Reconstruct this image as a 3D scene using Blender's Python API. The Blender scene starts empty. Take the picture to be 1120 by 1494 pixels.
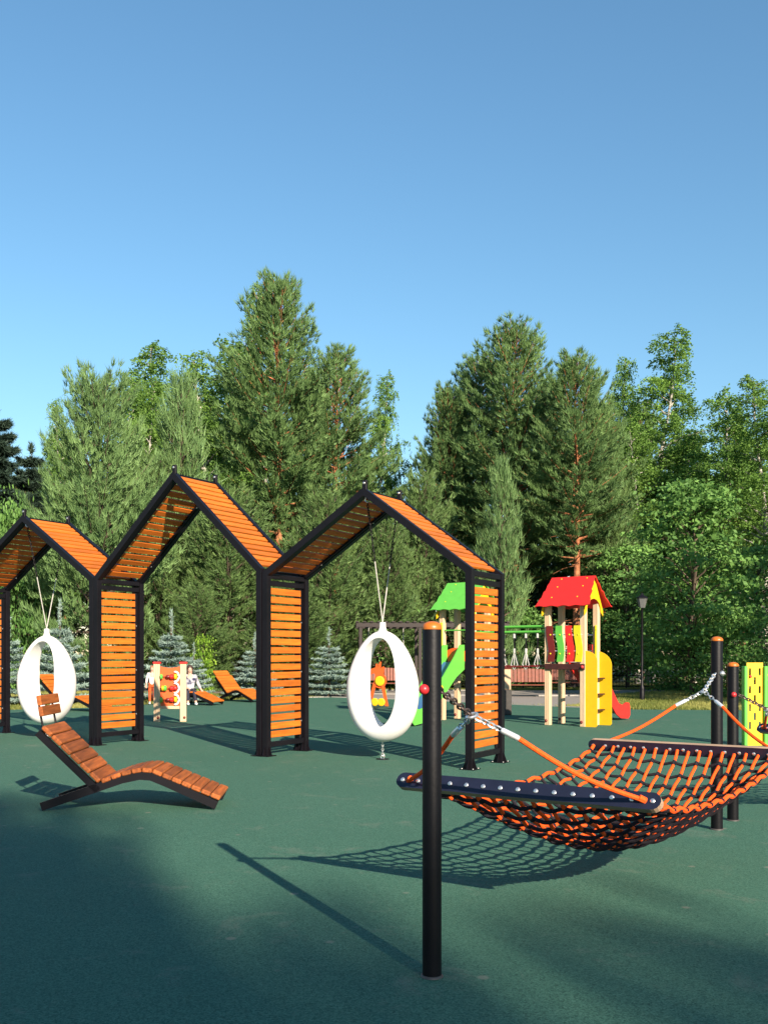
import bpy, math, random
import numpy as np
from mathutils import Vector, Matrix

C = bpy.context.scene
col = C.collection
R = math.radians
rnd = random.Random(7)

# ------------------------------------------------------------------ camera, sky, sun, exposure
F, EYE, HOR, CX = 1430.0, 1.58, 955.0, 560.0
cd = bpy.data.cameras.new("camera")
cam = bpy.data.objects.new("camera", cd)
col.objects.link(cam)
cam.location = (0, 0, EYE)
cam.rotation_euler = (R(90), 0, 0)
cd.sensor_fit = 'VERTICAL'
cd.sensor_height = 36
cd.lens = 36 * F / 1494
cd.shift_y = (HOR - 747) / 1494
cd.clip_start, cd.clip_end = 0.05, 3000
C.camera = cam

SUN_EL, SUN_AZ = R(24.9), math.atan2(0.427, -0.904)          # azimuth from +Y towards +X
w = bpy.data.worlds.new("World")
C.world = w
w.use_nodes = True
nt = w.node_tree
sky = nt.nodes.new('ShaderNodeTexSky')
sky.sky_type = 'NISHITA'
sky.sun_disc = False
sky.sun_elevation, sky.sun_rotation = SUN_EL, SUN_AZ
sky.altitude = 150
sky.air_density, sky.dust_density, sky.ozone_density = 1.5, 0.0, 6.2
bg = nt.nodes['Background']
bg.inputs['Strength'].default_value = 0.0785
hs = nt.nodes.new('ShaderNodeHueSaturation')
hs.inputs['Hue'].default_value, hs.inputs['Saturation'].default_value = 0.491, 1.02
nt.links.new(sky.outputs['Color'], hs.inputs['Color'])
nt.links.new(hs.outputs['Color'], bg.inputs['Color'])
ld = bpy.data.lights.new("sun", 'SUN')
ld.energy, ld.angle, ld.color = 5.0, R(0.53), (1.0, 0.87, 0.70)
lo = bpy.data.objects.new("sun", ld)
col.objects.link(lo)
sdir = Vector((math.sin(SUN_AZ) * math.cos(SUN_EL), math.cos(SUN_AZ) * math.cos(SUN_EL), math.sin(SUN_EL)))
lo.rotation_euler = sdir.to_track_quat('Z', 'Y').to_euler()
C.view_settings.view_transform = 'Standard'
C.view_settings.look = 'None'
C.view_settings.exposure = 1.17
C.view_settings.gamma = 1
C.render.engine = 'CYCLES'
C.cycles.max_bounces = 6
C.cycles.diffuse_bounces = 3
C.cycles.glossy_bounces = 3
C.cycles.transmission_bounces = 3

def wx(px, Z): return (px - CX) / F * Z
def wz(py, Z): return EYE + (HOR - py) / F * Z
def gp(px, py):
    Z = F * EYE / (py - HOR)
    return (wx(px, Z), Z)

# ------------------------------------------------------------------ materials
def mat(name, colr, rough=0.6, spec=0.5, metal=0.0, var=0.0, scale=(8, 8, 8), island=0.0, bump=0.0, bscale=60, coat=0.0, second=None, detail=5):
    m = bpy.data.materials.new(name)
    m.use_nodes = True
    n, l = m.node_tree.nodes, m.node_tree.links
    p = n['Principled BSDF']
    p.inputs['Roughness'].default_value = rough
    p.inputs['Specular IOR Level'].default_value = spec
    p.inputs['Metallic'].default_value = metal
    p.inputs['Coat Weight'].default_value = coat
    p.inputs['Base Color'].default_value = (*colr, 1)
    tc = n.new('ShaderNodeTexCoord')
    out = None
    if var or second:
        mp = n.new('ShaderNodeMapping')
        mp.inputs['Scale'].default_value = scale
        l.new(tc.outputs['Object'], mp.inputs['Vector'])
        nz = n.new('ShaderNodeTexNoise')
        nz.inputs['Scale'].default_value = 1
        nz.inputs['Detail'].default_value = detail
        nz.inputs['Roughness'].default_value = 0.65
        l.new(mp.outputs['Vector'], nz.inputs['Vector'])
        cr = n.new('ShaderNodeValToRGB')
        cr.color_ramp.elements[0].position, cr.color_ramp.elements[1].position = 0.3, 0.7
        b = second if second else tuple(min(1, c * (1 + var)) for c in colr)
        a = tuple(c * (1 - var) for c in colr)
        cr.color_ramp.elements[0].color = (*a, 1)
        cr.color_ramp.elements[1].color = (*b, 1)
        l.new(nz.outputs['Fac'], cr.inputs['Fac'])
        out = cr.outputs['Color']
    if island:
        g = n.new('ShaderNodeNewGeometry')
        mr = n.new('ShaderNodeMapRange')
        mr.inputs['To Min'].default_value, mr.inputs['To Max'].default_value = 1 - island, 1 + island
        l.new(g.outputs['Random Per Island'], mr.inputs['Value'])
        mx = n.new('ShaderNodeMix')
        mx.data_type, mx.blend_type = 'RGBA', 'MULTIPLY'
        mx.inputs[0].default_value = 1
        if out: l.new(out, mx.inputs[6])
        else: mx.inputs[6].default_value = (*colr, 1)
        l.new(mr.outputs['Result'], mx.inputs[7])
        out = mx.outputs[2]
    if out: l.new(out, p.inputs['Base Color'])
    if bump:
        nb = n.new('ShaderNodeTexNoise')
        nb.inputs['Scale'].default_value = bscale
        nb.inputs['Detail'].default_value = 4
        l.new(tc.outputs['Object'], nb.inputs['Vector'])
        bp = n.new('ShaderNodeBump')
        bp.inputs['Strength'].default_value = bump
        bp.inputs['Distance'].default_value = 0.01
        l.new(nb.outputs['Fac'], bp.inputs['Height'])
        l.new(bp.outputs['Normal'], p.inputs['Normal'])
    return m

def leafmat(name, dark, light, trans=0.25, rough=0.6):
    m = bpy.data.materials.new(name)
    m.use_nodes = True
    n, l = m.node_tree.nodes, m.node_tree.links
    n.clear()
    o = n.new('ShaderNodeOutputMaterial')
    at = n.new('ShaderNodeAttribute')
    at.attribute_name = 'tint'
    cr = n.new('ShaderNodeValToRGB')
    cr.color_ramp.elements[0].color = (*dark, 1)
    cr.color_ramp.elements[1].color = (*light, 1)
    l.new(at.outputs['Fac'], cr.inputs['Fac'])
    d = n.new('ShaderNodeBsdfPrincipled')
    d.inputs['Roughness'].default_value = rough
    d.inputs['Specular IOR Level'].default_value = 0.25
    t = n.new('ShaderNodeBsdfTranslucent')
    mx = n.new('ShaderNodeMixShader')
    mx.inputs[0].default_value = trans
    l.new(cr.outputs['Color'], d.inputs['Base Color'])
    l.new(cr.outputs['Color'], t.inputs['Color'])
    l.new(d.outputs[0], mx.inputs[1])
    l.new(t.outputs[0], mx.inputs[2])
    l.new(mx.outputs[0], o.inputs['Surface'])
    return m

M = {}
M['slat'] = mat('orange_stained_wood', (0.4817, 0.1198, 0.0094), 0.55, 0.35, var=0.30, scale=(28, 2.2, 28), island=0.22)
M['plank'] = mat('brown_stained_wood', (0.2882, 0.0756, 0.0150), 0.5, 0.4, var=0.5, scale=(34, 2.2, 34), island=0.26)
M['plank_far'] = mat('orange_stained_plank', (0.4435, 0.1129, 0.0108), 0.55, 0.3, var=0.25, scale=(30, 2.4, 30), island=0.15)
M['frame'] = mat('black_painted_steel', (0.0050, 0.0038, 0.0059), 0.45, 0.24, var=0.3, scale=(3, 3, 3), bump=0.05, bscale=150)
M['post'] = mat('black_tar_painted_post', (0.0035, 0.0032, 0.0046), 0.5, 0.18, var=0.5, scale=(9, 9, 3), bump=0.12, bscale=40)
M['cap'] = mat('orange_plastic_cap', (0.4479, 0.1156, 0.0087), 0.4, var=0.1)
M['red_ball'] = mat('red_plastic', (0.5208, 0.0252, 0.0294), 0.38, var=0.1)
M['zinc'] = mat('zinc_plated_steel', (0.72, 0.70, 0.68), 0.32, metal=0.85, var=0.15, scale=(40, 40, 40))
M['chain_dark'] = mat('dark_weathered_chain', (0.07, 0.05, 0.045), 0.45, metal=0.5, var=0.4, scale=(30, 30, 30))
M['alu'] = mat('aluminium_sleeve', (0.8, 0.8, 0.8), 0.38, metal=0.6, var=0.08)
M['white'] = mat('white_moulded_plastic', (0.7139, 0.6917, 0.6737), 0.42, 0.4, var=0.03, scale=(3, 3, 3), bump=0.02, bscale=90)
M['rope_orange'] = mat('orange_rope', (0.8501, 0.0924, 0.0101), 0.75, 0.2, var=0.25, scale=(90, 90, 90), bump=0.4, bscale=160)
M['rope_dark'] = mat('black_rope', (0.016, 0.013, 0.018), 0.8, 0.2, var=0.4, scale=(90, 90, 90), bump=0.4, bscale=160)
M['rope_white'] = mat('white_rope', (0.42, 0.40, 0.37), 0.8, 0.2, var=0.35, scale=(60, 60, 60))
M['bar_face'] = mat('navy_coated_board', (0.0088, 0.0108, 0.0265), 0.45, 0.45, var=0.25, scale=(6, 6, 6))
M['bar_edge'] = mat('pale_laminated_edge', (0.3468, 0.2312, 0.1517), 0.6, 0.3, var=0.25, scale=(4, 4, 60))
M['pinewood'] = mat('pale_planed_timber', (0.5617, 0.3944, 0.2456), 0.6, 0.3, var=0.12, scale=(30, 30, 2.5))
M['red'] = mat('red_painted_board', (0.5881, 0.0202, 0.0159), 0.4, 0.45, var=0.06)
M['dark_red'] = mat('maroon_painted_board', (0.1344, 0.0101, 0.0084), 0.45, var=0.1)
M['yellow'] = mat('yellow_painted_board', (0.6710, 0.4056, 0.0072), 0.42, var=0.05)
M['lemon'] = mat('lemon_painted_board', (0.6213, 0.5201, 0.0108), 0.42, var=0.05)
M['green'] = mat('green_painted_board', (0.1011, 0.3973, 0.0506), 0.42, var=0.06)
M['orange'] = mat('orange_painted_board', (0.66, 0.088, 0.012), 0.42, var=0.06)
M['blue'] = mat('blue_painted_board', (0.0420, 0.1092, 0.2688), 0.35, var=0.06)
M['whiteboard'] = mat('white_painted_board', (0.6720, 0.6468, 0.6300), 0.5, var=0.04)
M['deck'] = mat('dark_brown_deck', (0.0462, 0.0101, 0.0084), 0.5, var=0.3)
M['pergola'] = mat('dark_brown_timber', (0.016, 0.007, 0.005), 0.6, var=0.3, scale=(6, 30, 30))
M['benchwood'] = mat('red_brown_bench_wood', (0.1806, 0.0397, 0.0159), 0.55, var=0.3, island=0.2)
M['binmetal'] = mat('grey_brown_painted_metal', (0.05, 0.044, 0.04), 0.55, var=0.2)
M['lampglass_shade_toned'] = mat('shade_toned_frosted_glass', (0.11, 0.11, 0.11), 0.3, var=0.05)  # glass colour darkened to stand in for tree shade on the lantern
M['skin'] = mat('skin', (0.5208, 0.3024, 0.2184), 0.55, var=0.05)
M['hair'] = mat('light_brown_hair', (0.24, 0.11, 0.05), 0.6, var=0.2)
M['darkhair'] = mat('dark_hair', (0.04, 0.02, 0.015), 0.6, var=0.2)
M['knit'] = mat('white_knit', (0.6552, 0.5880, 0.5712), 0.85, 0.1, var=0.12, scale=(30, 30, 60))
M['trousers_orange'] = mat('orange_red_cloth', (0.5040, 0.0840, 0.0252), 0.85, 0.1, var=0.3, scale=(20, 20, 20))
M['pattern'] = mat('white_and_navy_print_cloth', (0.6552, 0.6300, 0.6552), 0.85, 0.1, second=(0.03, 0.03, 0.07), scale=(7, 7, 7), detail=1)
M['darkcloth'] = mat('dark_cloth', (0.03, 0.03, 0.045), 0.85, 0.1, var=0.2)
M['shoe'] = mat('white_trainer', (0.8, 0.78, 0.8), 0.6, var=0.05)
M['birchbark'] = mat('birch_bark', (0.05, 0.045, 0.04), 0.8, 0.2, second=(0.62, 0.57, 0.50), scale=(4, 4, 9))
M['greybark'] = mat('grey_bark', (0.10, 0.075, 0.055), 0.9, 0.1, var=0.4, scale=(8, 8, 3))
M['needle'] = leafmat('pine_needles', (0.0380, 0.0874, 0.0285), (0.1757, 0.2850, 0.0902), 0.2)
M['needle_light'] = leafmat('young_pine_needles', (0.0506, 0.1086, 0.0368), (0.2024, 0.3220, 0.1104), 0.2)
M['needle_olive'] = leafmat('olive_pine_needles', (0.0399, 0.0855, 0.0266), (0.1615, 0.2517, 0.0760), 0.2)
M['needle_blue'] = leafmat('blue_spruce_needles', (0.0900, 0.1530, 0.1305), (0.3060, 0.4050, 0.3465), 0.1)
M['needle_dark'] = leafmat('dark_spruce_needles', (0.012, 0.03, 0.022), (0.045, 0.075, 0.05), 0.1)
M['birchleaf'] = leafmat('birch_leaves', (0.0665, 0.1472, 0.0285), (0.2375, 0.3990, 0.0760), 0.42)
M['leaf'] = leafmat('broad_leaves', (0.0558, 0.1395, 0.0326), (0.2139, 0.3906, 0.0930), 0.34)
M['leaf_bright'] = leafmat('fresh_bright_leaves', (0.10, 0.22, 0.02), (0.30, 0.46, 0.05), 0.4)
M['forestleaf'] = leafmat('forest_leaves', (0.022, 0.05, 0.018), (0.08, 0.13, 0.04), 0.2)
M['grassblade'] = leafmat('grass_blades', (0.1092, 0.1428, 0.0252), (0.3528, 0.3360, 0.1008), 0.3)

def pinebark():
    m = bpy.data.materials.new('pine_bark')
    m.use_nodes = True
    n, l = m.node_tree.nodes, m.node_tree.links
    p = n['Principled BSDF']
    p.inputs['Roughness'].default_value = 0.9
    tc = n.new('ShaderNodeTexCoord')
    sp = n.new('ShaderNodeSeparateXYZ')
    l.new(tc.outputs['Object'], sp.inputs[0])
    nz = n.new('ShaderNodeTexNoise')
    nz.inputs['Scale'].default_value = 6
    nz.inputs['Detail'].default_value = 5
    l.new(tc.outputs['Object'], nz.inputs['Vector'])
    mr = n.new('ShaderNodeMapRange')
    mr.inputs['From Min'].default_value, mr.inputs['From Max'].default_value = 0.5, 4.5
    l.new(sp.outputs['Z'], mr.inputs['Value'])
    cr = n.new('ShaderNodeValToRGB')
    cr.color_ramp.elements[0].color = (0.085, 0.045, 0.03, 1)
    cr.color_ramp.elements[1].color = (0.42, 0.155, 0.065, 1)
    l.new(mr.outputs['Result'], cr.inputs['Fac'])
    mx = n.new('ShaderNodeMix')
    mx.data_type, mx.blend_type = 'RGBA', 'MULTIPLY'
    mx.inputs[0].default_value = 0.9
    r2 = n.new('ShaderNodeMapRange')
    r2.inputs['From Min'].default_value, r2.inputs['From Max'].default_value = 0.3, 0.7
    r2.inputs['To Min'].default_value, r2.inputs['To Max'].default_value = 0.3, 1.2
    l.new(nz.outputs['Fac'], r2.inputs['Value'])
    l.new(cr.outputs['Color'], mx.inputs[6])
    l.new(r2.outputs['Result'], mx.inputs[7])
    l.new(mx.outputs[2], p.inputs['Base Color'])
    return m
M['pinebark'] = pinebark()

def groundmat(name, c1, c2, c3, fine, speck, wear=None, bump=0.5):
    """fine grain of c1..c2, broad patches towards c3"""
    m = bpy.data.materials.new(name)
    m.use_nodes = True
    n, l = m.node_tree.nodes, m.node_tree.links
    p = n['Principled BSDF']
    p.inputs['Roughness'].default_value = 0.85
    p.inputs['Specular IOR Level'].default_value = 0.2
    tc = n.new('ShaderNodeTexCoord')
    a = n.new('ShaderNodeTexNoise')
    a.inputs['Scale'].default_value, a.inputs['Detail'].default_value = fine, 3
    a.inputs['Roughness'].default_value = 0.8
    l.new(tc.outputs['Object'], a.inputs['Vector'])
    cr = n.new('ShaderNodeValToRGB')
    cr.color_ramp.elements[0].position, cr.color_ramp.elements[1].position = 0.22, 0.78
    cr.color_ramp.elements[0].color, cr.color_ramp.elements[1].color = (*c1, 1), (*c2, 1)
    vg = n.new('ShaderNodeTexVoronoi')
    vg.inputs['Scale'].default_value = fine * 2.1
    l.new(tc.outputs['Object'], vg.inputs['Vector'])
    vs_ = n.new('ShaderNodeSeparateColor')
    l.new(vg.outputs['Color'], vs_.inputs[0])
    mg = n.new('ShaderNodeMix')
    mg.data_type = 'FLOAT'
    mg.inputs[0].default_value = 0.42
    l.new(a.outputs['Fac'], mg.inputs[2])
    l.new(vs_.outputs[0], mg.inputs[3])
    l.new(mg.outputs[0], cr.inputs['Fac'])
    b = n.new('ShaderNodeTexNoise')
    b.inputs['Scale'].default_value, b.inputs['Detail'].default_value = 0.55, 6
    b.inputs['Roughness'].default_value = 0.6
    l.new(tc.outputs['Object'], b.inputs['Vector'])
    mr = n.new('ShaderNodeMapRange')
    mr.inputs['From Min'].default_value, mr.inputs['From Max'].default_value = 0.35, 0.75
    mr.inputs['To Max'].default_value = 0.45
    l.new(b.outputs['Fac'], mr.inputs['Value'])
    mx = n.new('ShaderNodeMix')
    mx.data_type = 'RGBA'
    l.new(mr.outputs['Result'], mx.inputs[0])
    l.new(cr.outputs['Color'], mx.inputs[6])
    mx.inputs[7].default_value = (*c3, 1)
    res = mx.outputs[2]
    if wear:
        v = n.new('ShaderNodeTexVoronoi')
        v.inputs['Scale'].default_value = speck
        l.new(tc.outputs['Object'], v.inputs['Vector'])
        gt = n.new('ShaderNodeMapRange')
        gt.inputs['From Min'].default_value, gt.inputs['From Max'].default_value = 0.05, 0.085
        gt.inputs['To Min'].default_value, gt.inputs['To Max'].default_value = 0.75, 0.0
        l.new(v.outputs['Distance'], gt.inputs['Value'])
        # pale scuffs
        s = n.new('ShaderNodeTexNoise')
        s.inputs['Scale'].default_value, s.inputs['Detail'].default_value = 1.7, 9
        s.inputs['Roughness'].default_value = 0.75
        s.inputs['Distortion'].default_value = 0.6
        l.new(tc.outputs['Object'], s.inputs['Vector'])
        sm = n.new('ShaderNodeMapRange')
        sm.inputs['From Min'].default_value, sm.inputs['From Max'].default_value = 0.565, 0.72
        sm.inputs['To Max'].default_value = 0.6
        l.new(s.outputs['Fac'], sm.inputs['Value'])
        ad = n.new('ShaderNodeMath')
        ad.operation, ad.use_clamp = 'MAXIMUM', True
        l.new(gt.outputs['Result'], ad.inputs[0])
        l.new(sm.outputs['Result'], ad.inputs[1])
        m2 = n.new('ShaderNodeMix')
        m2.data_type = 'RGBA'
        l.new(ad.outputs[0], m2.inputs[0])
        l.new(res, m2.inputs[6])
        m2.inputs[7].default_value = (*wear, 1)
        res = m2.outputs[2]
    l.new(res, p.inputs['Base Color'])
    bp = n.new('ShaderNodeBump')
    bp.inputs['Strength'].default_value, bp.inputs['Distance'].default_value = bump, 0.006
    l.new(a.outputs['Fac'], bp.inputs['Height'])
    l.new(bp.outputs['Normal'], p.inputs['Normal'])
    return m
M['rubber'] = groundmat('green_rubber', (0.0118, 0.0538, 0.0353), (0.0890, 0.2016, 0.1378), (0.0370, 0.1092, 0.0739), 62, 2.3, (0.1680, 0.1848, 0.1428))
M['soil'] = groundmat('forest_floor', (0.0420, 0.0462, 0.0168), (0.1092, 0.1092, 0.0378), (0.0756, 0.0924, 0.0252), 25, 1)
M['lawn'] = groundmat('lawn_soil', (0.1260, 0.1344, 0.0336), (0.2520, 0.2352, 0.0840), (0.1680, 0.1680, 0.0504), 30, 1)
M['paving'] = groundmat('grey_paving', (0.2268, 0.2016, 0.1806), (0.2940, 0.2646, 0.2394), (0.2520, 0.2226, 0.2016), 12, 1)
M['kerb'] = groundmat('concrete_kerb', (0.2520, 0.2352, 0.2184), (0.3528, 0.3276, 0.2940), (0.3024, 0.2772, 0.2520), 20, 1)

# ------------------------------------------------------------------ mesh helpers
class MB:
    def __init__(s): s.v, s.f, s.m = [], [], []
    def add(s, vs, fs, mi=0):
        o = len(s.v)
        s.v += [tuple(v) for v in vs]
        s.f += [tuple(i + o for i in f) for f in fs]
        s.m += [mi] * len(fs)
    def obox(s, c, ax, ay, az, mi=0, bev=0.0):
        """box with half-axis vectors"""
        c, ax, ay, az = Vector(c), Vector(ax), Vector(ay), Vector(az)
        if bev <= 0:
            vs = [c + ax * i + ay * j + az * k for k in (-1, 1) for j in (-1, 1) for i in (-1, 1)]
            s.add(vs, [(0, 2, 3, 1), (4, 5, 7, 6), (0, 1, 5, 4), (2, 6, 7, 3), (0, 4, 6, 2), (1, 3, 7, 5)], mi)
            return
        # chamfered box: 24 verts
        A = [ax, ay, az]
        Ln = [max(a.length, 1e-6) for a in A]
        U = [a / n for a, n in zip(A, Ln)]
        b = min(bev, min(Ln) * 0.7)
        vs, idx = [], {}
        for sx in (-1, 1):
            for sy in (-1, 1):
                for sz in (-1, 1):
                    sg = (sx, sy, sz)
                    for k in range(3):
                        p = c.copy()
                        for q in range(3):
                            p += U[q] * sg[q] * (Ln[q] if q == k else Ln[q] - b)
                        idx[(sg, k)] = len(vs)
                        vs.append(p)
        fs = []
        for k in range(3):
            i, j = [q for q in range(3) if q != k]
            for sk in (-1, 1):
                quad = []
                for (a1, b1) in ((-1, -1), (1, -1), (1, 1), (-1, 1)):
                    sg = [0, 0, 0]; sg[k] = sk; sg[i] = a1; sg[j] = b1
                    quad.append(idx[(tuple(sg), k)])
                fs.append(quad)
        for k in range(3):      # edges along k
            i, j = [q for q in range(3) if q != k]
            for a1 in (-1, 1):
                for b1 in (-1, 1):
                    s0 = [0, 0, 0]; s0[i] = a1; s0[j] = b1; s0[k] = -1
                    s1 = list(s0); s1[k] = 1
                    s0, s1 = tuple(s0), tuple(s1)
                    fs.append([idx[(s0, i)], idx[(s1, i)], idx[(s1, j)], idx[(s0, j)]])
        for sx in (-1, 1):
            for sy in (-1, 1):
                for sz in (-1, 1):
                    fs.append([idx[((sx, sy, sz), q)] for q in range(3)])
        # fix winding
        out = []
        for f in fs:
            p = [vs[q] for q in f]
            nrm = (p[1] - p[0]).cross(p[2] - p[0])
            ctr = sum(p, Vector()) / len(p)
            out.append(tuple(f) if nrm.dot(ctr - c) > 0 else tuple(reversed(f)))
        s.add(vs, out, mi)
    def box(s, c, size, mi=0, bev=0.0):
        s.obox(c, (size[0] / 2, 0, 0), (0, size[1] / 2, 0), (0, 0, size[2] / 2), mi, bev)
    def beam(s, a, b, wd, ht, side=(0, 1, 0), mi=0, bev=0.0):
        """bar from a to b, wd along side, ht across"""
        a, b = Vector(a), Vector(b)
        d = (b - a)
        sd = Vector(side)
        sd = (sd - d.normalized() * sd.dot(d.normalized())).normalized()
        up = d.normalized().cross(sd)
        s.obox((a + b) / 2, d / 2, sd * wd / 2, up * ht / 2, mi, bev)
    def tube(s, pts, r, n=8, mi=0, cap=True):
        pts = [Vector(p) for p in pts]
        rs = r if isinstance(r, (list, tuple)) else [r] * len(pts)
        vs, fs = [], []
        ref = None
        for i, p in enumerate(pts):
            t = (pts[min(i + 1, len(pts) - 1)] - pts[max(i - 1, 0)]).normalized()
            if ref is None:
                ref = Vector((0, 0, 1)) if abs(t.z) < 0.9 else Vector((1, 0, 0))
            u = (ref - t * ref.dot(t)).normalized()
            ref = u
            v = t.cross(u)
            for k in range(n):
                a = 2 * math.pi * k / n
                vs.append(p + (u * math.cos(a) + v * math.sin(a)) * rs[i])
        for i in range(len(pts) - 1):
            for k in range(n):
                k2 = (k + 1) % n
                fs.append((i * n + k, i * n + k2, (i + 1) * n + k2, (i + 1) * n + k))
        if cap:
            fs.append(tuple(range(n - 1, -1, -1)))
            o = (len(pts) - 1) * n
            fs.append(tuple(o + k for k in range(n)))
        s.add(vs, fs, mi)
    def lathe(s, prof, c=(0, 0, 0), n=20, mi=0, axis=None):
        c = Vector(c)
        ax = Vector(axis).normalized() if axis else Vector((0, 0, 1))
        u = ax.orthogonal().normalized()
        v = ax.cross(u)
        vs, fs = [], []
        for r, z in prof:
            for k in range(n):
                a = 2 * math.pi * k / n
                vs.append(c + ax * z + (u * math.cos(a) + v * math.sin(a)) * max(r, 1e-4))
        for i in range(len(prof) - 1):
            for k in range(n):
                k2 = (k + 1) % n
                fs.append((i * n + k, i * n + k2, (i + 1) * n + k2, (i + 1) * n + k))
        fs.append(tuple(range(n - 1, -1, -1)))
        o = (len(prof) - 1) * n
        fs.append(tuple(o + k for k in range(n)))
        s.add(vs, fs, mi)
    def ball(s, c, r, n=12, mi=0, sq=(1, 1, 1)):
        c = Vector(c)
        m_ = n // 2
        vs, fs = [], []
        for i in range(m_ + 1):
            th = math.pi * i / m_
            for k in range(n):
                a = 2 * math.pi * k / n
                q = max(math.sin(th), 1e-3)
                vs.append(c + Vector((q * math.cos(a) * r * sq[0], q * math.sin(a) * r * sq[1], math.cos(th) * r * sq[2])))
        for i in range(m_):
            for k in range(n):
                k2 = (k + 1) % n
                fs.append((i * n + k, (i + 1) * n + k, (i + 1) * n + k2, i * n + k2))
        s.add(vs, fs, mi)
    def prism(s, poly, o, ux, uy, th, mi=0, edge_mi=None):
        """polygon (2d list) in frame o,ux,uy, thickness th along ux x uy (centred)"""
        o, ux, uy = Vector(o), Vector(ux), Vector(uy)
        nz = ux.cross(uy).normalized() * th / 2
        n = len(poly)
        vs = [o + ux * a + uy * b - nz for a, b in poly] + [o + ux * a + uy * b + nz for a, b in poly]
        s.add(vs, [tuple(range(n - 1, -1, -1)), tuple(range(n, 2 * n))], mi)
        k0 = len(s.v) - 2 * n
        for i in range(n):
            j = (i + 1) % n
            s.f.append((k0 + i, k0 + j, k0 + n + j, k0 + n + i))
            s.m.append(mi if edge_mi is None else edge_mi)
    def link(s, c, d, side, L=0.05, W=0.026, r=0.005, mi=0):
        """one oval chain link"""
        c, d, sd = Vector(c), Vector(d).normalized(), Vector(side)
        sd = (sd - d * sd.dot(d)).normalized()
        pts = []
        N = 12
        for k in range(N + 1):
            a = 2 * math.pi * k / N
            pts.append(c + d * (math.cos(a) * L / 2) + sd * (math.sin(a) * W / 2))
        s.tube(pts, r, 5, mi, cap=False)
    def chain(s, a, b, L=0.05, W=0.028, r=0.0055, mi=0):
        a, b = Vector(a), Vector(b)
        d = b - a
        n = max(1, int(round(d.length / (L * 0.74))))
        sd = d.orthogonal()
        for i in range(n):
            c = a + d * ((i + 0.5) / n)
            sd2 = sd if i % 2 == 0 else d.cross(sd)
            s.link(c, d, sd2, L, W, r, mi)
    def cut(s):
        """starts a new piece"""
        s.marks = getattr(s, 'marks', [])
        s.marks.append((len(s.v), len(s.f)))
        return s
    def build_each(s, name, mats, parent=None, smooth=False):
        """one object for each piece"""
        mk = s.marks + [(len(s.v), len(s.f))]
        out = []
        for (v0, f0), (v1, f1) in zip(mk, mk[1:]):
            b = MB()
            b.v, b.m = s.v[v0:v1], s.m[f0:f1]
            b.f = [tuple(i - v0 for i in f) for f in s.f[f0:f1]]
            out.append(b.build(name, mats, parent, smooth))
        return out
    def build(s, name, mats, parent=None, smooth=False, loc=None):
        me = bpy.data.meshes.new(name)
        me.from_pydata(s.v, [], s.f)
        for m in (mats if isinstance(mats, (list, tuple)) else [mats]):
            me.materials.append(m)
        if any(s.m): me.polygons.foreach_set('material_index', s.m)
        if smooth:
            me.polygons.foreach_set('use_smooth', [True] * len(s.f))
            try: me.set_sharp_from_angle(angle=R(40))
            except Exception: pass
        me.update()
        o = bpy.data.objects.new(name, me)
        col.objects.link(o)
        if parent is not None: o.parent = parent
        if loc: o.location = loc
        return o

def thing(name, label, cat, loc=(0, 0, 0), rz=0, group=None):
    o = bpy.data.objects.new(name, None)
    o.empty_display_size = 0.2
    col.objects.link(o)
    o.location, o.rotation_euler = loc, (0, 0, rz)
    o['label'], o['category'] = label, cat
    if group: o['group'] = group
    return o
def tag(o, label, cat, group=None):
    o['label'], o['category'] = label, cat
    if group: o['group'] = group
    return o
def copy_tree(o, parent=None):
    c = o.copy()
    col.objects.link(c)
    if parent is not None: c.parent = parent
    for ch in [q for q in col.objects if q.parent == o]:
        copy_tree(ch, c)
    return c
def struct(o, kind='structure'):
    o['kind'] = kind
    return o

# ------------------------------------------------------------------ setting: ground sheets
def sheet(name, poly, z, m):
    b = MB()
    b.add([(x, y, z) for x, y in poly], [tuple(range(len(poly)))])
    o = b.build(name, m)
    if o.data.polygons[0].normal.z < 0:
        o.data.flip_normals()
    return struct(o)
sheet('ground', [(-900, -300), (900, -300), (900, 1500), (-900, 1500)], -0.02, M['soil'])
edge = [(-34, 27.0), (-11, 27.9), (-8.6, 29.2), (-6.9, 32.0), (-5.7, 33.7), (-4, 35.4), (-2, 36.3), (1, 34.1), (4, 31.0), (5.6, 29.4), (6.6, 28.3), (12, 27.5), (34, 26.8)]
sheet('lawn', [(-60, 20), (60, 20), (60, 52), (-60, 52)], -0.012, M['lawn'])
sheet('rubber_surface', [(-34, -30), (34, -30)] + edge[::-1], 0.0, M['rubber'])
pathn = [(-2.4, 36.4), (1, 34.12), (4, 31.05), (5.4, 29.8), (6.6, 31.5), (8.7, 38.0), (10.8, 41.0), (40, 56)]
pathf = [(40, 61), (10, 43.6), (4, 43.2), (-3, 43.4), (-12, 46), (-40, 52), (-40, 48), (-12, 41.5), (-4.6, 38)]
sheet('path', pathn + pathf, -0.004, M['paving'])
def kerb(name, pts, z0=-0.05, z1=0.03, wd=0.10):
    b = MB()
    for a, c in zip(pts, pts[1:]):
        a3, c3 = Vector((a[0], a[1], (z0 + z1) / 2)), Vector((c[0], c[1], (z0 + z1) / 2))
        b.beam(a3, c3, z1 - z0, wd, side=(0, 0, 1))
    return struct(b.build(name, M['kerb']))
kerb('kerb', [(x, y + 0.06) for x, y in edge[5:11]])
kerb('kerb', pathf[2:5] + [])
kerb('kerb', [(-3.0, 40.3), (4, 37.2), (7.6, 37.4)], z1=0.05, wd=0.16)

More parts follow.
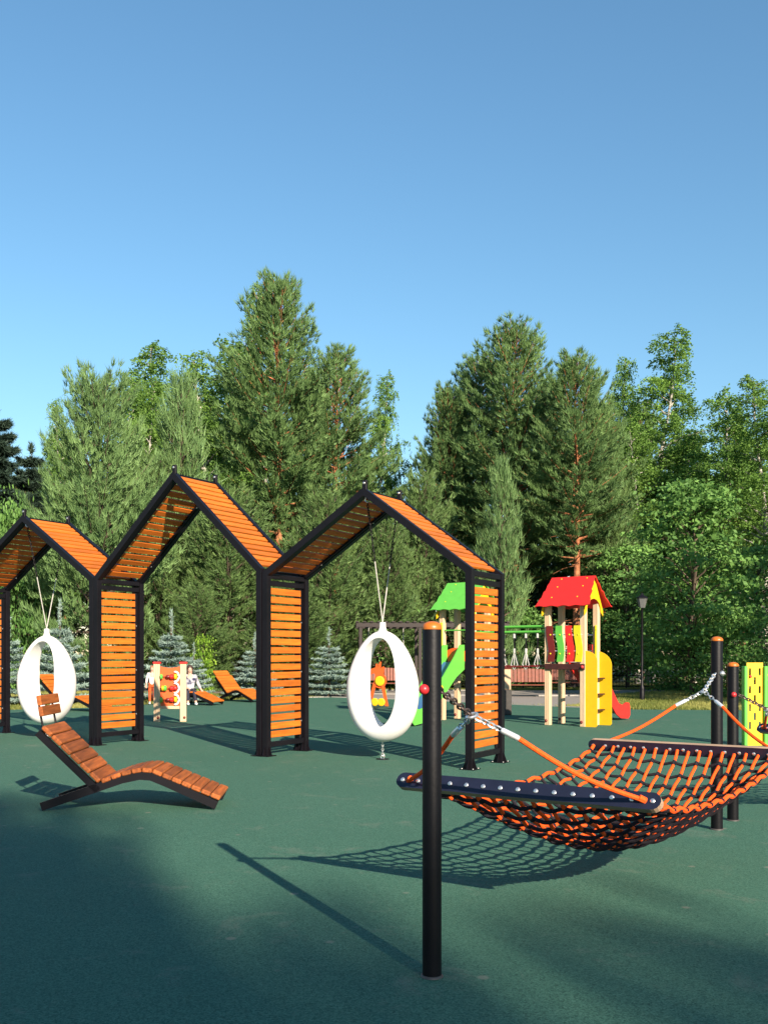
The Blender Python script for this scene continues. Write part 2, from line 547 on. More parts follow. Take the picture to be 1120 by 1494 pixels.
# ------------------------------------------------------------------ numpy foliage
def np_mesh(name, V, nper, tint, m, smooth=False):
    n = len(V) // nper
    me = bpy.data.meshes.new(name)
    me.vertices.add(len(V))
    me.vertices.foreach_set('co', np.ascontiguousarray(V, dtype=np.float32).ravel())
    me.loops.add(len(V))
    me.loops.foreach_set('vertex_index', np.arange(len(V), dtype=np.int32))
    me.polygons.add(n)
    me.polygons.foreach_set('loop_start', np.arange(0, len(V), nper, dtype=np.int32))
    a = me.attributes.new('tint', 'FLOAT', 'POINT')
    a.data.foreach_set('value', np.repeat(tint, nper).astype(np.float32))
    me.materials.append(m)
    me.update(calc_edges=True)
    o = bpy.data.objects.new(name, me)
    col.objects.link(o)
    return o
def norm(a): return a / np.maximum(np.linalg.norm(a, axis=1, keepdims=True), 1e-6)
def blades(rng, P, D, k, ln, wd, spread, tint):
    """k thin triangles per tuft, growing along D"""
    P = np.repeat(P, k, 0); D = np.repeat(D, k, 0); T = np.repeat(tint, k)
    N = len(P)
    d = norm(norm(D) + rng.normal(0, spread, (N, 3)))
    s = norm(np.cross(d, rng.normal(0, 1, (N, 3))))
    L = ln * rng.uniform(0.65, 1.25, (N, 1)); W = wd * rng.uniform(0.7, 1.3, (N, 1))
    P = P + rng.normal(0, ln * 0.12, (N, 3))
    V = np.stack([P - s * W / 2, P + s * W / 2, P + d * L], 1).reshape(-1, 3)
    return V, np.clip(T + rng.normal(0, 0.10, N), 0, 1)
def leaves(rng, P, size, tint, droop=0.6, D=None):
    """one diamond leaf per point"""
    N = len(P)
    d = rng.normal(0, 1, (N, 3)); d[:, 2] = d[:, 2] * 0.6 - droop
    d = norm(d) if D is None else norm(norm(D) + 0.6 * norm(d))
    s = norm(np.cross(d, rng.normal(0, 1, (N, 3))))
    L = size * rng.uniform(0.7, 1.3, (N, 1)); W = L * 0.62
    V = np.stack([P, P + d * L * 0.45 + s * W / 2, P + d * L, P + d * L * 0.45 - s * W / 2], 1).reshape(-1, 3)
    return V, np.clip(tint + rng.normal(0, 0.14, N), 0, 1)

def pine(name, seed, H, Rad, base=0.12, m='needle', bark='pinebark', nb=5.4, tuft=9, ln=0.30, wd=0.045, up=0.55, prof=0.75, r0=None, step=0.46, curve=0.25, stubs=False):
    """a pine at the origin: returns root with trunk and crown"""
    rng = np.random.default_rng(seed)
    root = thing(name, '', 'tree')
    b = MB()
    r0 = r0 or H * 0.0125 + 0.03
    bend = rng.normal(0, 0.02, 2)
    def axis(z):
        q = z / H
        return np.array([bend[0] * H * math.sin(q * 3), bend[1] * H * math.sin(q * 2.3), z])
    zs = np.linspace(0, H, 14)
    b.tube([axis(z) for z in zs], [max(0.015, r0 * (1 - 0.93 * (z / H) ** 0.9)) for z in zs], 8)
    P, D, T = [], [], []
    if stubs:                                  # dead snags on the bare bole
        for _ in range(26):
            z = H * rng.uniform(0.08, base + 0.08); az = rng.uniform(0, 6.28); L = rng.uniform(0.3, 1.7)
            o = axis(z); h = np.array([math.cos(az), math.sin(az), rng.uniform(-.35, .15)])
            b.tube([o, o + h * L * .6, o + h * L + np.array([0, 0, -.1 * L])], [0.026, 0.014, 0.006], 4, cap=False)
    z = base * H
    while z < H - 0.25:
        rel = (z - base * H) / (H - base * H)
        n_ = max(3, int(round(nb + rng.normal(0, 0.8))))
        a0 = rng.uniform(0, 6.28)
        for q in range(n_):
            az = a0 + 6.283 * q / n_ + rng.normal(0, 0.22)
            L = Rad * (1 - rel) ** prof * min(1.0, 0.62 + 1.5 * rel) * rng.uniform(0.62, 1.22) + 0.18
            el = R(-6 + 58 * rel ** 0.85) + rng.normal(0, 0.12)
            h = np.array([math.cos(az), math.sin(az), 0.0])
            o = axis(z + rng.normal(0, 0.08))
            pt = lambda t: o + h * (L * t * math.cos(el)) + np.array([0, 0, L * t * math.sin(el) + curve * L * t * t])
            if L > 0.5:
                b.tube([pt(t) for t in (0, 0.35, 0.7, 1.0)], [0.016 + 0.012 * L, 0.012 + 0.008 * L, 0.012, 0.006], 4, cap=False)
            btint = rng.normal(0.42, 0.13)
            sd = np.array([-h[1], h[0], 0.0])
            t = 0.30 if L > 0.8 else 0.1
            while t < 1.0:
                for sg in (-1, 1):
                    l2 = (0.36 * L * (1.08 - 0.75 * t) + 0.10) * rng.uniform(0.6, 1.2)
                    fw = rng.uniform(0.5, 0.95)
                    dr = h * fw + sd * sg * rng.uniform(0.5, 0.95) + np.array([0, 0, rng.uniform(0.05, 0.45)])
                    dr /= np.linalg.norm(dr)
                    m_ = max(1, int(l2 / 0.20))
                    for j in range(m_):
                        u = (j + rng.uniform(0.5, 1.0)) / m_
                        P.append(pt(t) + dr * l2 * u)
                        D.append(dr * 0.65 + np.array([0, 0, up * (0.45 + 0.55 * u) * (0.6 + 0.5 * rel)]))
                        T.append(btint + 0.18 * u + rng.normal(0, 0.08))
                t += 0.24 / L * rng.uniform(0.8, 1.2)
            P.append(pt(1.0)); D.append(h * 0.6 + np.array([0, 0, up + 0.3])); T.append(btint + 0.25)
        z += step * rng.uniform(0.8, 1.2) * (1.0 - 0.3 * rel)
    for j in range(10):
        P.append(axis(H - 0.06 * j)); D.append(np.array([rng.normal(0, .3), rng.normal(0, .3), 1.0])); T.append(0.6)
    P, D, T = np.array(P), np.array(D), np.clip(np.array(T), 0, 1)
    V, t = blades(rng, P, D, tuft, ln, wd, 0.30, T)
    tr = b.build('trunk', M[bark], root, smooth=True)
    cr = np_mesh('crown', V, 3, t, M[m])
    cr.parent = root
    return root

def spruce(name, seed, H, Rad, m='needle_blue', base=0.04, step=0.27, tuft=7, ln=0.12, wd=0.030, leader=0.75):
    rng = np.random.default_rng(seed)
    root = thing(name, '', 'tree')
    b = MB()
    b.tube([(0, 0, 0), (0, 0, H * 0.5), (0, 0, H)], [H * 0.014 + 0.02, H * 0.008 + 0.012, 0.012], 7)
    P, D, T = [], [], []
    z = base * H + 0.08
    while z < H - leader:
        rel = z / H
        Lm = Rad * (1 - rel / (1 - leader / H * 0.6)) + 0.10
        Lm = max(Lm, 0.10) if m != 'needle_dark' else Rad * (1 - rel) ** 0.62 + 0.25
        n_ = int(9 + 3 * (1 - rel))
        a0 = rng.uniform(0, 6.28)
        for q in range(n_):
            az = a0 + 6.283 * q / n_ + rng.normal(0, 0.2)
            L = Lm * rng.uniform(0.75, 1.12)
            h = np.array([math.cos(az), math.sin(az), 0]); sd = np.array([-h[1], h[0], 0])
            dz = -0.10 + 0.35 * rel
            o = np.array([0, 0, z + rng.normal(0, 0.03)])
            pt = lambda t: o + h * L * t + np.array([0, 0, dz * L * t + 0.14 * L * t * t])
            b.tube([pt(0), pt(.5), pt(1.)], [0.016, 0.01, 0.004], 3, cap=False)
            bt = rng.normal(0.5, 0.12)
            t = 0.15
            while t <= 1.0:
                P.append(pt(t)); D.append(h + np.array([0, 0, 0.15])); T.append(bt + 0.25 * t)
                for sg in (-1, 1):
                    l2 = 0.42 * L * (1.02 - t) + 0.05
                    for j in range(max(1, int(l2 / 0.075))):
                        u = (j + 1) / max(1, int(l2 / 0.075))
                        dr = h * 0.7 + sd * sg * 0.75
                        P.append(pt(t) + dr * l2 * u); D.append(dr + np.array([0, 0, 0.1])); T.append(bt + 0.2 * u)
                t += 0.085 / L
        z += step * rng.uniform(0.85, 1.15) * (1.15 - 0.5 * rel)
    for j in range(24):
        P.append(np.array([0, 0, H - leader * j / 24])); D.append(np.array([rng.normal(0, .6), rng.normal(0, .6), .7])); T.append(0.7)
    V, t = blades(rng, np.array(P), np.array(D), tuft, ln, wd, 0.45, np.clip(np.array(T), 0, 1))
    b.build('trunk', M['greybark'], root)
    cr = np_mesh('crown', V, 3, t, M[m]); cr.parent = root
    return root

def birch(name, seed, H, Rad, base=0.18, m='birchleaf', n_limb=58, size=0.115, lean=0.05, per=42):
    rng = np.random.default_rng(seed)
    root = thing(name, '', 'tree')
    b = MB()
    ln_ = np.array([lean, 0.0])
    axis = lambda z: np.array([ln_[0] * z + 0.012 * H * math.sin(z * 0.5), ln_[1] * z, z])
    zs = np.linspace(0, H * 0.97, 14)
    b.tube([axis(z) for z in zs], [max(0.012, (0.010 * H + 0.03) * (1 - z / H)) for z in zs], 8)
    P, T, D = [], [], []
    for i in range(n_limb):
        q = (i + rng.uniform(0, 1)) / n_limb
        z = H * (base + (0.97 - base) * q)
        L = Rad * (0.55 + 0.75 * math.sin(math.pi * min(1, q * 0.85 + 0.18))) * (1 - 0.62 * q ** 2) * rng.uniform(0.6, 1.25)
        az = i * 2.4 + rng.normal(0, 0.4); el = R(rng.uniform(38, 62))
        h = np.array([math.cos(az), math.sin(az), 0])
        o = axis(z)
        pt = lambda t: o + h * L * t * math.cos(el) * 1.15 + np.array([0, 0, L * (t * math.sin(el) - 0.38 * t * t)])
        b.tube([pt(t) for t in (0, .35, .7, 1.)], [0.02 + 0.012 * L, 0.015 + 0.006 * L, 0.012, 0.005], 4, cap=False)
        bt = rng.normal(0.45, 0.16)
        t = 0.22
        while t <= 1.02:
            for s_ in range(3):
                d = h * rng.uniform(0.1, 0.9) + np.array([rng.normal(0, .7), rng.normal(0, .7), rng.uniform(-.1, .45)])
                d /= np.linalg.norm(d)
                l2 = rng.uniform(0.35, 0.95) * (0.45 + 0.18 * L)
                tip = pt(t) + d * l2
                dl = rng.uniform(0.25, 0.95)                       # hanging length
                for j in range(per):
                    u = rng.uniform(0, 1)
                    if u < 0.5: p = pt(t) + d * l2 * (0.3 + 1.4 * u)
                    else: p = tip + np.array([d[0] * .25 * (u - .5), d[1] * .25 * (u - .5), -dl * (u - 0.5) * 2])
                    P.append(p + rng.normal(0, 0.06, 3)); T.append(bt + rng.normal(0, 0.1))
            t += 0.30 / L
    V, t = leaves(rng, np.array(P), size, np.clip(np.array(T), 0, 1))
    b.build('trunk', M['birchbark'], root, smooth=True)
    cr = np_mesh('crown', V, 4, t, M[m]); cr.parent = root
    return root

def broadleaf(name, seed, H, Rad, base=0.2, m='leaf', n_cl=150, per=95, size=0.17, bark='greybark', flat=0.42, sq=1.0, cl=(0.16, 0.30)):
    rng = np.random.default_rng(seed)
    root = thing(name, '', 'tree')
    b = MB()
    r0 = 0.012 * H + 0.02
    b.tube([(0, 0, 0), (0.02 * H, 0, H * .3), (-0.01 * H, 0.01 * H, H * .6), (0, 0, H * .93)], [r0, r0 * .75, r0 * .45, 0.012], 7)
    P, T = [], []
    for i in range(n_cl):
        q = rng.uniform(0, 1) ** 0.9
        z = H * (base + (1 - base) * q)
        rr = Rad * (math.sin(math.pi * (0.12 + 0.86 * q)) ** 0.62) * sq
        az = i * 2.39996 + rng.normal(0, .3)
        rad = rr * rng.uniform(0.45, 1.05)
        c = np.array([rad * math.cos(az), rad * math.sin(az), z - 0.06 * H * (rad / Rad) ** 2 * 0.5])
        if i % 2 == 0:
            b.tube([(0, 0, max(0.1 * H, z - 0.22 * H * (rad / Rad))), (c[0] * .5, c[1] * .5, z - 0.05 * H), tuple(c)], [r0 * .3, r0 * .2, 0.006], 4, cap=False)
        s = Rad * rng.uniform(*cl)
        n_ = int(per * rng.uniform(0.6, 1.3))
        P.append(c + rng.normal(0, 1, (n_, 3)) * np.array([s, s, s * flat])); T.append(np.full(n_, rng.normal(0.45, 0.16)))
    P = np.concatenate(P); T = np.clip(np.concatenate(T), 0, 1)
    P[:, 2] = np.maximum(P[:, 2], 0.08)
    V, t = leaves(rng, P, size, T, droop=0.35)
    b.build('trunk', M[bark], root, smooth=True)
    cr = np_mesh('crown', V, 4, t, M[m]); cr.parent = root
    return root

def place(root, px, Z, top, half=None, proto_h=None, proto_r=None, rz=None, label=None, group=None, cat=None, wide=None):
    root.location = (wx(px, Z), Z, -0.02)
    s = (wz(top, Z) + 0.02) / proto_h
    k = (half / F * Z) / proto_r if half else s
    root.scale = (k, k, s)
    root.rotation_euler = (0, 0, rnd.uniform(0, 6.28) if rz is None else rz)
    if label: root['label'] = label
    if group: root['group'] = group
    if cat: root['category'] = cat
    return root

protos = {}
def tree(kind, px, Z, top, half, label, group=None, name=None, rz=None):
    spec = TREE[kind]
    if kind not in protos:
        protos[kind] = spec[0]()
        o = protos[kind]
    else:
        o = copy_tree(protos[kind])
    if name: o.name = name
    return place(o, px, Z, top, half, spec[1], spec[2], rz, label, group)
TREE = {
 'tall':  (lambda: pine('pine_tree', 11, 18, 3.9, 0.30, 'needle', tuft=13, prof=0.55, up=0.9, ln=0.30, wd=0.038, stubs=True), 18, 3.6),
 'tall2': (lambda: pine('pine_tree', 23, 17, 3.4, 0.40, 'needle', tuft=13, prof=0.55, up=0.9, ln=0.30, wd=0.038, stubs=True), 17, 3.1),
 'fluffy':(lambda: pine('pine_tree', 31, 12, 3.2, 0.05, 'needle_light', bark='greybark', tuft=13, ln=0.33, wd=0.034, up=1.4, prof=0.42, curve=0.4), 12, 3.0),
 'bushy': (lambda: pine('pine_tree', 47, 7.5, 3.1, 0.03, 'needle_olive', bark='greybark', tuft=10, ln=0.27, wd=0.038, prof=0.48, nb=6, step=0.36, up=0.45), 7.5, 3.0),
 'young': (lambda: pine('pine_tree', 53, 9, 1.9, 0.05, 'needle_light', bark='greybark', tuft=10, ln=0.40, wd=0.032, up=1.6, prof=0.7, curve=0.45), 9, 1.8),
 'birch': (lambda: birch('birch_tree', 61, 18, 2.8), 18, 2.9),
 'birch2':(lambda: birch('birch_tree', 67, 16, 2.4, n_limb=52, size=0.12, lean=0.02, per=36), 16, 2.6),
 'leafy': (lambda: broadleaf('deciduous_tree', 71, 8.5, 2.5, 0.16, 'leaf', n_cl=125, per=85, size=0.20, flat=0.26, cl=(0.12, 0.24)), 8.5, 2.7),
 'bush':  (lambda: broadleaf('bush', 79, 3.0, 1.5, 0.04, 'leaf', n_cl=70, per=90, size=0.13), 3.0, 1.6),
 'bright':(lambda: broadleaf('bush', 83, 2.2, 0.7, 0.05, 'leaf_bright', n_cl=45, per=45, size=0.12), 2.2, 0.75),
 'blue':  (lambda: spruce('blue_spruce', 89, 3.0, 1.15), 3.0, 1.2),
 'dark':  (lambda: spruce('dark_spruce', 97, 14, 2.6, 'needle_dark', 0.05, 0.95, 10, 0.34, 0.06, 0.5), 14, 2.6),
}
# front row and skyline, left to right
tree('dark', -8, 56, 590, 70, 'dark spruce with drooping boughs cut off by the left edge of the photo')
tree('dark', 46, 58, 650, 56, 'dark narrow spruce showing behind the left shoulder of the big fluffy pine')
tree('fluffy', 140, 41, 562, 104, 'big fluffy pale green pine behind the left wooden arch')
tree('young', 262, 46, 560, 74, 'pointed pale young pine right above the tall middle arch')
tree('tall', 416, 49, 414, 116, 'tallest pine of the left group with bare orange trunk sections', rz=1.0)
tree('tall2', 494, 52, 520, 86, 'lower pine leaning on the right flank of the tallest pine')
tree('birch', 238, 62, 482, 104, 'airy birch standing out above the left pines with a pale upper stem')
tree('birch2', 325, 57, 488, 112, 'bright green birch between the pointed young pine and the tallest pine')
tree('birch2', 300, 50, 506, 84, 'bright birch filling the space between the pointed young pine and the tallest pine')
tree('birch', 200, 52, 545, 64, 'birch crown right behind the right flank of the big fluffy pine')
tree('birch', 392, 63, 398, 56, 'thin birch top peeking out behind the left of the tallest pine')
tree('birch2', 178, 60, 538, 76, 'small birch top just right of the big fluffy pine')
tree('birch', 548, 60, 534, 54, 'light birch with sky showing through it in the gap right of the tallest pine')
tree('birch2', 88, 60, 575, 40, 'small birch top behind the left side of the big fluffy pine')
tree('bushy', 335, 43, 735, 92, 'olive bushy pine seen through the tall middle arch')
tree('bushy', 232, 45, 690, 80, 'olive bushy pine behind the left slope of the middle arch')
tree('bushy', 478, 43, 742, 86, 'olive bushy pine between the middle arch and the right arch')
tree('bushy', 425, 40, 862, 78, 'low dense pine bush behind the shared post of the middle and right arches')
tree('bushy', 290, 40, 868, 66, 'low olive pine bush behind the counting game board')
tree('bushy', 560, 44, 782, 72, 'olive bushy pine behind the egg swing of the right arch')
tree('bushy', 20, 44, 800, 64, 'olive low pine behind the left arch at the left edge')
tree('bushy', 618, 47, 715, 74, 'dark olive pine over the right slope of the right arch')
tree('tall2', 652, 53, 572, 60, 'dark pointed pine at the left end of the right group')
tree('tall', 756, 51, 486, 106, 'tallest dark pine of the right group above the red roofed tower', rz=2.6)
tree('tall2', 700, 55, 530, 84, 'dark pine behind the left shoulder of the tallest right pine')
tree('tall2', 838, 47, 528, 88, 'pine with long bare orange trunk right behind the red roof', rz=0.4)
tree('young', 728, 43, 678, 46, 'slender pale young pine above the post end of the right arch')
tree('tall', 884, 53, 590, 74, 'pine on the right flank of the right group next to the tall birch')
tree('bushy', 690, 45, 815, 60, 'low dark pine behind the green roofed tower')
tree('bushy', 890, 49, 720, 56, 'dense pine below the tall birch')
tree('birch', 946, 57, 474, 104, 'tall birch with ragged windswept top right of the right pine group', rz=-0.2)
tree('birch2', 905, 59, 515, 52, 'thin birch top between the right pines and the tall birch')
tree('birch2', 1058, 51, 560, 92, 'birch with a bare white stem above the tall black post')
tree('birch', 1122, 48, 545, 96, 'birch cut off by the right edge of the photo')
tree('birch2', 1010, 55, 640, 84, 'low bright birch crown between the tall birch and the birch with the bare white stem')
tree('birch2', 930, 54, 600, 70, 'birch crown filling the space below the tall birch')
tree('leafy', 1010, 37, 708, 96, 'broad leafy young tree behind the two black posts')
tree('leafy', 915, 46, 800, 66, 'shaded leafy tree behind the street lamp')
tree('leafy', 1105, 41, 800, 66, 'leafy tree above the yellow climbing board at the right edge')
tree('bush', 1060, 36, 892, 66, 'dark green bush at the foot of the leafy young tree')
tree('bush', 985, 43, 900, 62, 'dark bush right of the street lamp')
tree('bush', 565, 46, 862, 70, 'fresh green bush above the dark pergola beam')
tree('bush', 470, 47, 905, 55, 'green bush left of the dark pergola')
tree('bush', 30, 43, 735, 46, 'yellow green bush at the left edge above the left arch roof')
tree('bush', 770, 49, 890, 60, 'dark bush seen behind the rope bridge')
tree('bright', 297, 36, 928, 18, 'small bright green shrub beside the blue spruce behind the game board')
gw = 'pines deep in the wood behind the front row'
for px, Z, top, half, k in ((95, 64, 640, 62, 'tall2'), (205, 66, 600, 70, 'tall'), (300, 66, 585, 70, 'tall2'), (350, 64, 600, 60, 'tall'), (455, 66, 560, 66, 'tall'), (528, 66, 668, 50, 'tall2'),
                            (600, 66, 740, 62, 'tall'), (665, 65, 590, 62, 'tall2'), (800, 66, 560, 72, 'tall'), (870, 66, 610, 66, 'tall2'), (935, 66, 600, 66, 'tall'), (1000, 66, 640, 66, 'tall2'), (1085, 64, 640, 66, 'tall'),
                            (40, 66, 700, 60, 'tall')):
    tree(k, px, Z, top, half, 'pine crown showing deep in the wood between the front trees', gw)
gb = 'blue spruces planted along the edge of the play area'
for px, Z, top, half, lab in (
    (250, 33.5, 892, 54, 'blue spruce with a long bare leader behind the counting game board'),
    (372, 35.5, 925, 44, 'small blue spruce right behind the far lounger beside the middle arch'),
    (480, 37.0, 918, 46, 'blue spruce just right of the shared post of the middle and right arches'),
    (88, 31.5, 878, 54, 'blue spruce behind the egg swing of the left arch'),
    (14, 30.5, 900, 46, 'blue spruce at the left edge behind the left arch'),
    (283, 32.5, 940, 34, 'low blue spruce between the game board and the far lounger')):
    tree('blue', px, Z, top, half, lab, gb)

# trees beyond the frame: the row behind the camera and on the right whose shade falls on the play area
gs = 'trees around the play area outside the photo'
def shade_tree(kind, x, y, h, r):
    o = copy_tree(protos[kind])
    sp = TREE[kind]
    o.location = (x, y, -0.02); o.scale = (r / sp[2], r / sp[2], h / sp[1]); o.rotation_euler = (0, 0, rnd.uniform(0, 6))
    o['label'] = 'tree standing outside the photo whose shade falls on the play area'; o['group'] = gs
for k, tx, ty, d, r in (('fluffy', -3.6, 8.6, 45, 2.3), ('fluffy', -5.9, 9.9, 46, 2.6), ('fluffy', -2.6, 5.6, 49, 2.3), ('fluffy', -4.6, 6.6, 51, 2.6),
                        ('fluffy', 0.1, 3.6, 45, 2.2), ('fluffy', 2.4, 3.4, 45, 2.1), ('fluffy', 4.8, 3.0, 45, 2.2), ('fluffy', -0.9, 3.0, 49, 2.3)):
    x, y, h = tx + 0.427 * d, ty - 0.904 * d, d * 0.4642
    shade_tree(k, x, y, h, r)
for k, x, y, h, r in (('tall', 18.6, 30.5, 12.5, 2.3), ('leafy', 21.0, 24.5, 11.0, 3.0), ('tall2', 22.0, 29.0, 14.5, 3.2), ('leafy', 14.7, 27.0, 9.5, 2.2)):
    shade_tree(k, x, y, h, r)

# deep wood behind: one mass
def far_wood():
    rng = np.random.default_rng(5)
    N = 2600
    c = np.stack([rng.uniform(-42, 46, N), rng.uniform(62, 78, N), rng.uniform(0.3, 1.0, N)], 1)
    top = 10.5 + 2.0 * np.sin(c[:, 0] * 0.55) + 1.2 * np.sin(c[:, 0] * 1.7 + 1)
    c[:, 2] *= top
    per = 60
    P = np.repeat(c, per, 0) + rng.normal(0, 1, (N * per, 3)) * np.array([.75, .75, .5])
    P[:, 2] = np.maximum(P[:, 2], 0.05)
    T = np.repeat(rng.uniform(0.1, 0.8, N), per)
    V, t = leaves(rng, P, 0.38, T)
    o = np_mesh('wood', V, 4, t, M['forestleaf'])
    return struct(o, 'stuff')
far_wood()

# grass: blades on the visible lawn strips
def grass():
    rng = np.random.default_rng(9)
    def inside(poly, P):
        x, y = P[:, 0], P[:, 1]
        r = np.zeros(len(P), bool)
        for (x1, y1), (x2, y2) in zip(poly, poly[1:] + poly[:1]):
            c = ((y1 > y) != (y2 > y)) & (x < (x2 - x1) * (y - y1) / (y2 - y1 + 1e-9) + x1)
            r ^= c
        return r
    P = np.stack([rng.uniform(-16, 20, 260000), rng.uniform(27, 50, 260000), np.full(260000, -0.012)], 1)
    rub = [(-34, -30), (34, -30)] + edge[::-1]
    ok = ~inside(rub, P) & ~inside(pathn + pathf, P)
    P = P[ok]
    D = np.tile([0, 0, 1.0], (len(P), 1))
    T = np.clip(0.5 + 0.35 * np.sin(P[:, 0] * 1.3 + np.sin(P[:, 1] * .9)) + rng.normal(0, 0.15, len(P)), 0, 1)
    V, t = blades(rng, P, D, 2, 0.09, 0.022, 0.5, T)
    return struct(np_mesh('grass', V, 3, t, M['grassblade']), 'stuff')
grass()

# ------------------------------------------------------------------ wooden arches
ARCH_ANG = R(-30.3)
au = Vector((math.cos(ARCH_ANG), math.sin(ARCH_ANG), 0))
av = Vector((-math.sin(ARCH_ANG), math.cos(ARCH_ANG), 0))
TB = 0.10                                   # tube size
def make_arch(label, origin, W, eaveL, eaveR, apex, apx, walls, depth=1.03):
    """local x across the bay (outer width W), y into the depth, z up; frame tubes butt at mitres"""
    root = thing('wooden_arch', label, 'arch', (origin[0], origin[1], 0), ARCH_ANG, 'house shaped wooden arches standing in a row')
    x0, x1 = 0.0, W
    def frame(y, name):
        b = MB()
        # outline outer / inner of the pentagon
        O = [(x0, 0.0), (x0, eaveL), (apx, apex), (x1, eaveR), (x1, 0.0)]
        def off(p, a, c):      # inner offset at vertex p between edges a->p and p->c
            p, a, c = Vector(p), Vector(a), Vector(c)
            d1, d2 = (p - a).normalized(), (c - p).normalized()
            n1, n2 = Vector((d1.y, -d1.x)), Vector((d2.y, -d2.x))
            k = (n1 + n2)
            k = k / max(0.2, (1 + n1.dot(n2)))
            return p + k * TB
        I = [(x0 + TB, 0.0), off(O[1], O[0], O[2]), off(O[2], O[1], O[3]), off(O[3], O[2], O[4]), (x1 - TB, 0.0)]
        vs, fs = [], []
        for yy in (y - TB / 2, y + TB / 2):
            vs += [(p[0], yy, p[1]) for p in O] + [(p[0], yy, p[1]) for p in I]
        for i in range(4):
            fs.append((i, i + 1, 6 + i, 5 + i)[::-1])
            fs.append((10 + i, 11 + i, 16 + i, 15 + i))
            fs.append((i, i + 1, 11 + i, 10 + i))
            fs.append((5 + i, 6 + i, 16 + i, 15 + i)[::-1])
        fs += [(0, 5, 15, 10), (4, 9, 19, 14)]
        b.add(vs, fs)
        # ridge tab
        b.box((apx, y, apex + 0.03), (0.075, 0.05, 0.16), bev=0.006)
        fr = b.build(name, M['frame'], root)
        bv = fr.modifiers.new('bevel', 'BEVEL'); bv.width = 0.008; bv.segments = 2; bv.limit_method = 'ANGLE'
        bb = MB()
        bb.lathe([(0.0, -0.004), (0.019, -0.004), (0.019, 0.006), (0.012, 0.012), (0.0, 0.013)], (apx, y - 0.026, apex + 0.065), 10, axis=(0, -1, 0))
        bb.build('bolt', M['zinc'], fr, smooth=True)
        for xx in (x0 + TB / 2, x1 - TB / 2):
            ft = MB()
            ft.box((xx, y, 0.006), (0.22, 0.22, 0.012))
            for dx, dy in ((1, 0), (-1, 0), (0, 1), (0, -1)):
                e = TB / 2 + 0.001
                bx, by = xx + dx * e, y + dy * e
                ft.prism([(0, 0), (0.058, 0), (0, 0.15)], (bx, by, 0.013), (dx, dy, 0), (0, 0, 1), 0.010)
            fo = ft.build('foot', M['frame'], root)
            if not (len(walls) == 2 and xx > W / 2): continue
            bo = MB()
            for dx in (-0.085, 0.085):
                for dy in (-0.085, 0.085):
                    bo.cut().lathe([(0.010, 0), (0.010, 0.010), (0.0, 0.012)], (xx + dx, y + dy, 0.012), 6)
            bo.build_each('anchor_bolt', M['zinc'], fo)
        return fr
    fa = frame(0.0, 'front_frame')
    fb = frame(depth, 'back_frame')
    ya, yb = TB / 2 + 0.001, depth - TB / 2 - 0.001
    # eave and ridge beams
    be = MB()
    for xx, zz in ((x0 + TB / 2, eaveL - 0.055), (x1 - TB / 2, eaveR - 0.055)):
        be.cut().beam((xx, ya, zz), (xx, yb, zz), 0.075, 0.085, side=(0, 0, 1), bev=0.006)
    be.cut().beam((apx, ya, apex - 0.06), (apx, yb, apex - 0.06), 0.06, 0.05, side=(0, 0, 1), bev=0.005)
    be.build_each('cross_beam', M['frame'], root)
    # roof panels
    for xe, ze, sg in ((x0, eaveL, 1), (x1, eaveR, -1)):
        a, c = Vector((xe, 0, ze)), Vector((apx, 0, apex))
        d = (c - a); L = d.length; d.normalize()
        nrm = Vector((-d.z * sg, 0, d.x * sg))
        if nrm.z < 0: nrm = -nrm
        p = MB()
        s = 0.10
        pitch, wd = 0.137, 0.103
        n = int((L - 0.16) / pitch)
        pitch = (L - 0.16) / n
        for i in range(n):
            q = a + d * (0.10 + pitch * (i + 0.5)) - nrm * (0.035 + rnd.uniform(-.002, .002))
            p.obox((q.x, (ya + yb) / 2, q.z), d * wd / 2, (0, (yb - ya) / 2 - rnd.uniform(0.003, 0.008), 0), nrm * 0.019, bev=0.006)
        rp = p.build('roof_panel', M['slat'], root)
        q = MB()
        for yy in (ya + 0.03, yb - 0.03):
            q.cut().beam(a + d * 0.10 + Vector((0, yy, 0)) - nrm * 0.074, a + d * (L - 0.12) + Vector((0, yy, 0)) - nrm * 0.074, 0.034, 0.034, side=(0, 1, 0))
        q.build_each('batten', M['frame'], rp)
        sc = MB()
        for i in (2, n - 4, n - 2):
            qq = a + d * (0.10 + pitch * (i + 0.5)) - nrm * 0.092
            sc.cut().lathe([(0.013, 0), (0.013, 0.006), (0, 0.008)], (qq.x, yb - 0.03, qq.z), 8, axis=-nrm)
        sc.build_each('bolt', M['zinc'], rp)
    # wall panels
    for side in walls:
        xx = x0 + TB / 2 if side == 'L' else x1 - TB / 2
        ze = eaveL if side == 'L' else eaveR
        p = MB()
        zb, zt = 0.265, ze - 0.225
        n = 18
        pitch = (zt - zb) / n
        for i in range(n):
            p.obox((xx + (0.016), (ya + yb) / 2 - 0.045, zb + pitch * (i + 0.5)), (0.016, 0, 0), (0, (yb - ya) / 2 - 0.052 - rnd.uniform(0, .004), rnd.uniform(-.003, .003)), (0, 0, pitch * 0.382), bev=0.006)
        wp = p.build('wall_panel', M['slat'], root)
        q = MB()
        q.cut().beam((xx, ya, 0.175), (xx, yb, 0.175), 0.08, 0.06, side=(0, 0, 1), bev=0.005)
        q.cut().beam((xx, ya, ze - 0.165), (xx, yb, ze - 0.165), 0.08, 0.06, side=(0, 0, 1), bev=0.005)
        for yy, wdt in ((ya + 0.021, 0.04), (yb - 0.048, 0.05)):
            q.cut().beam((xx - 0.021, yy, 0.217), (xx - 0.021, yy, ze - 0.207), 0.04, wdt, side=(1, 0, 0), bev=0.004)
        q.build_each('panel_frame', M['frame'], wp)
        sc = MB()
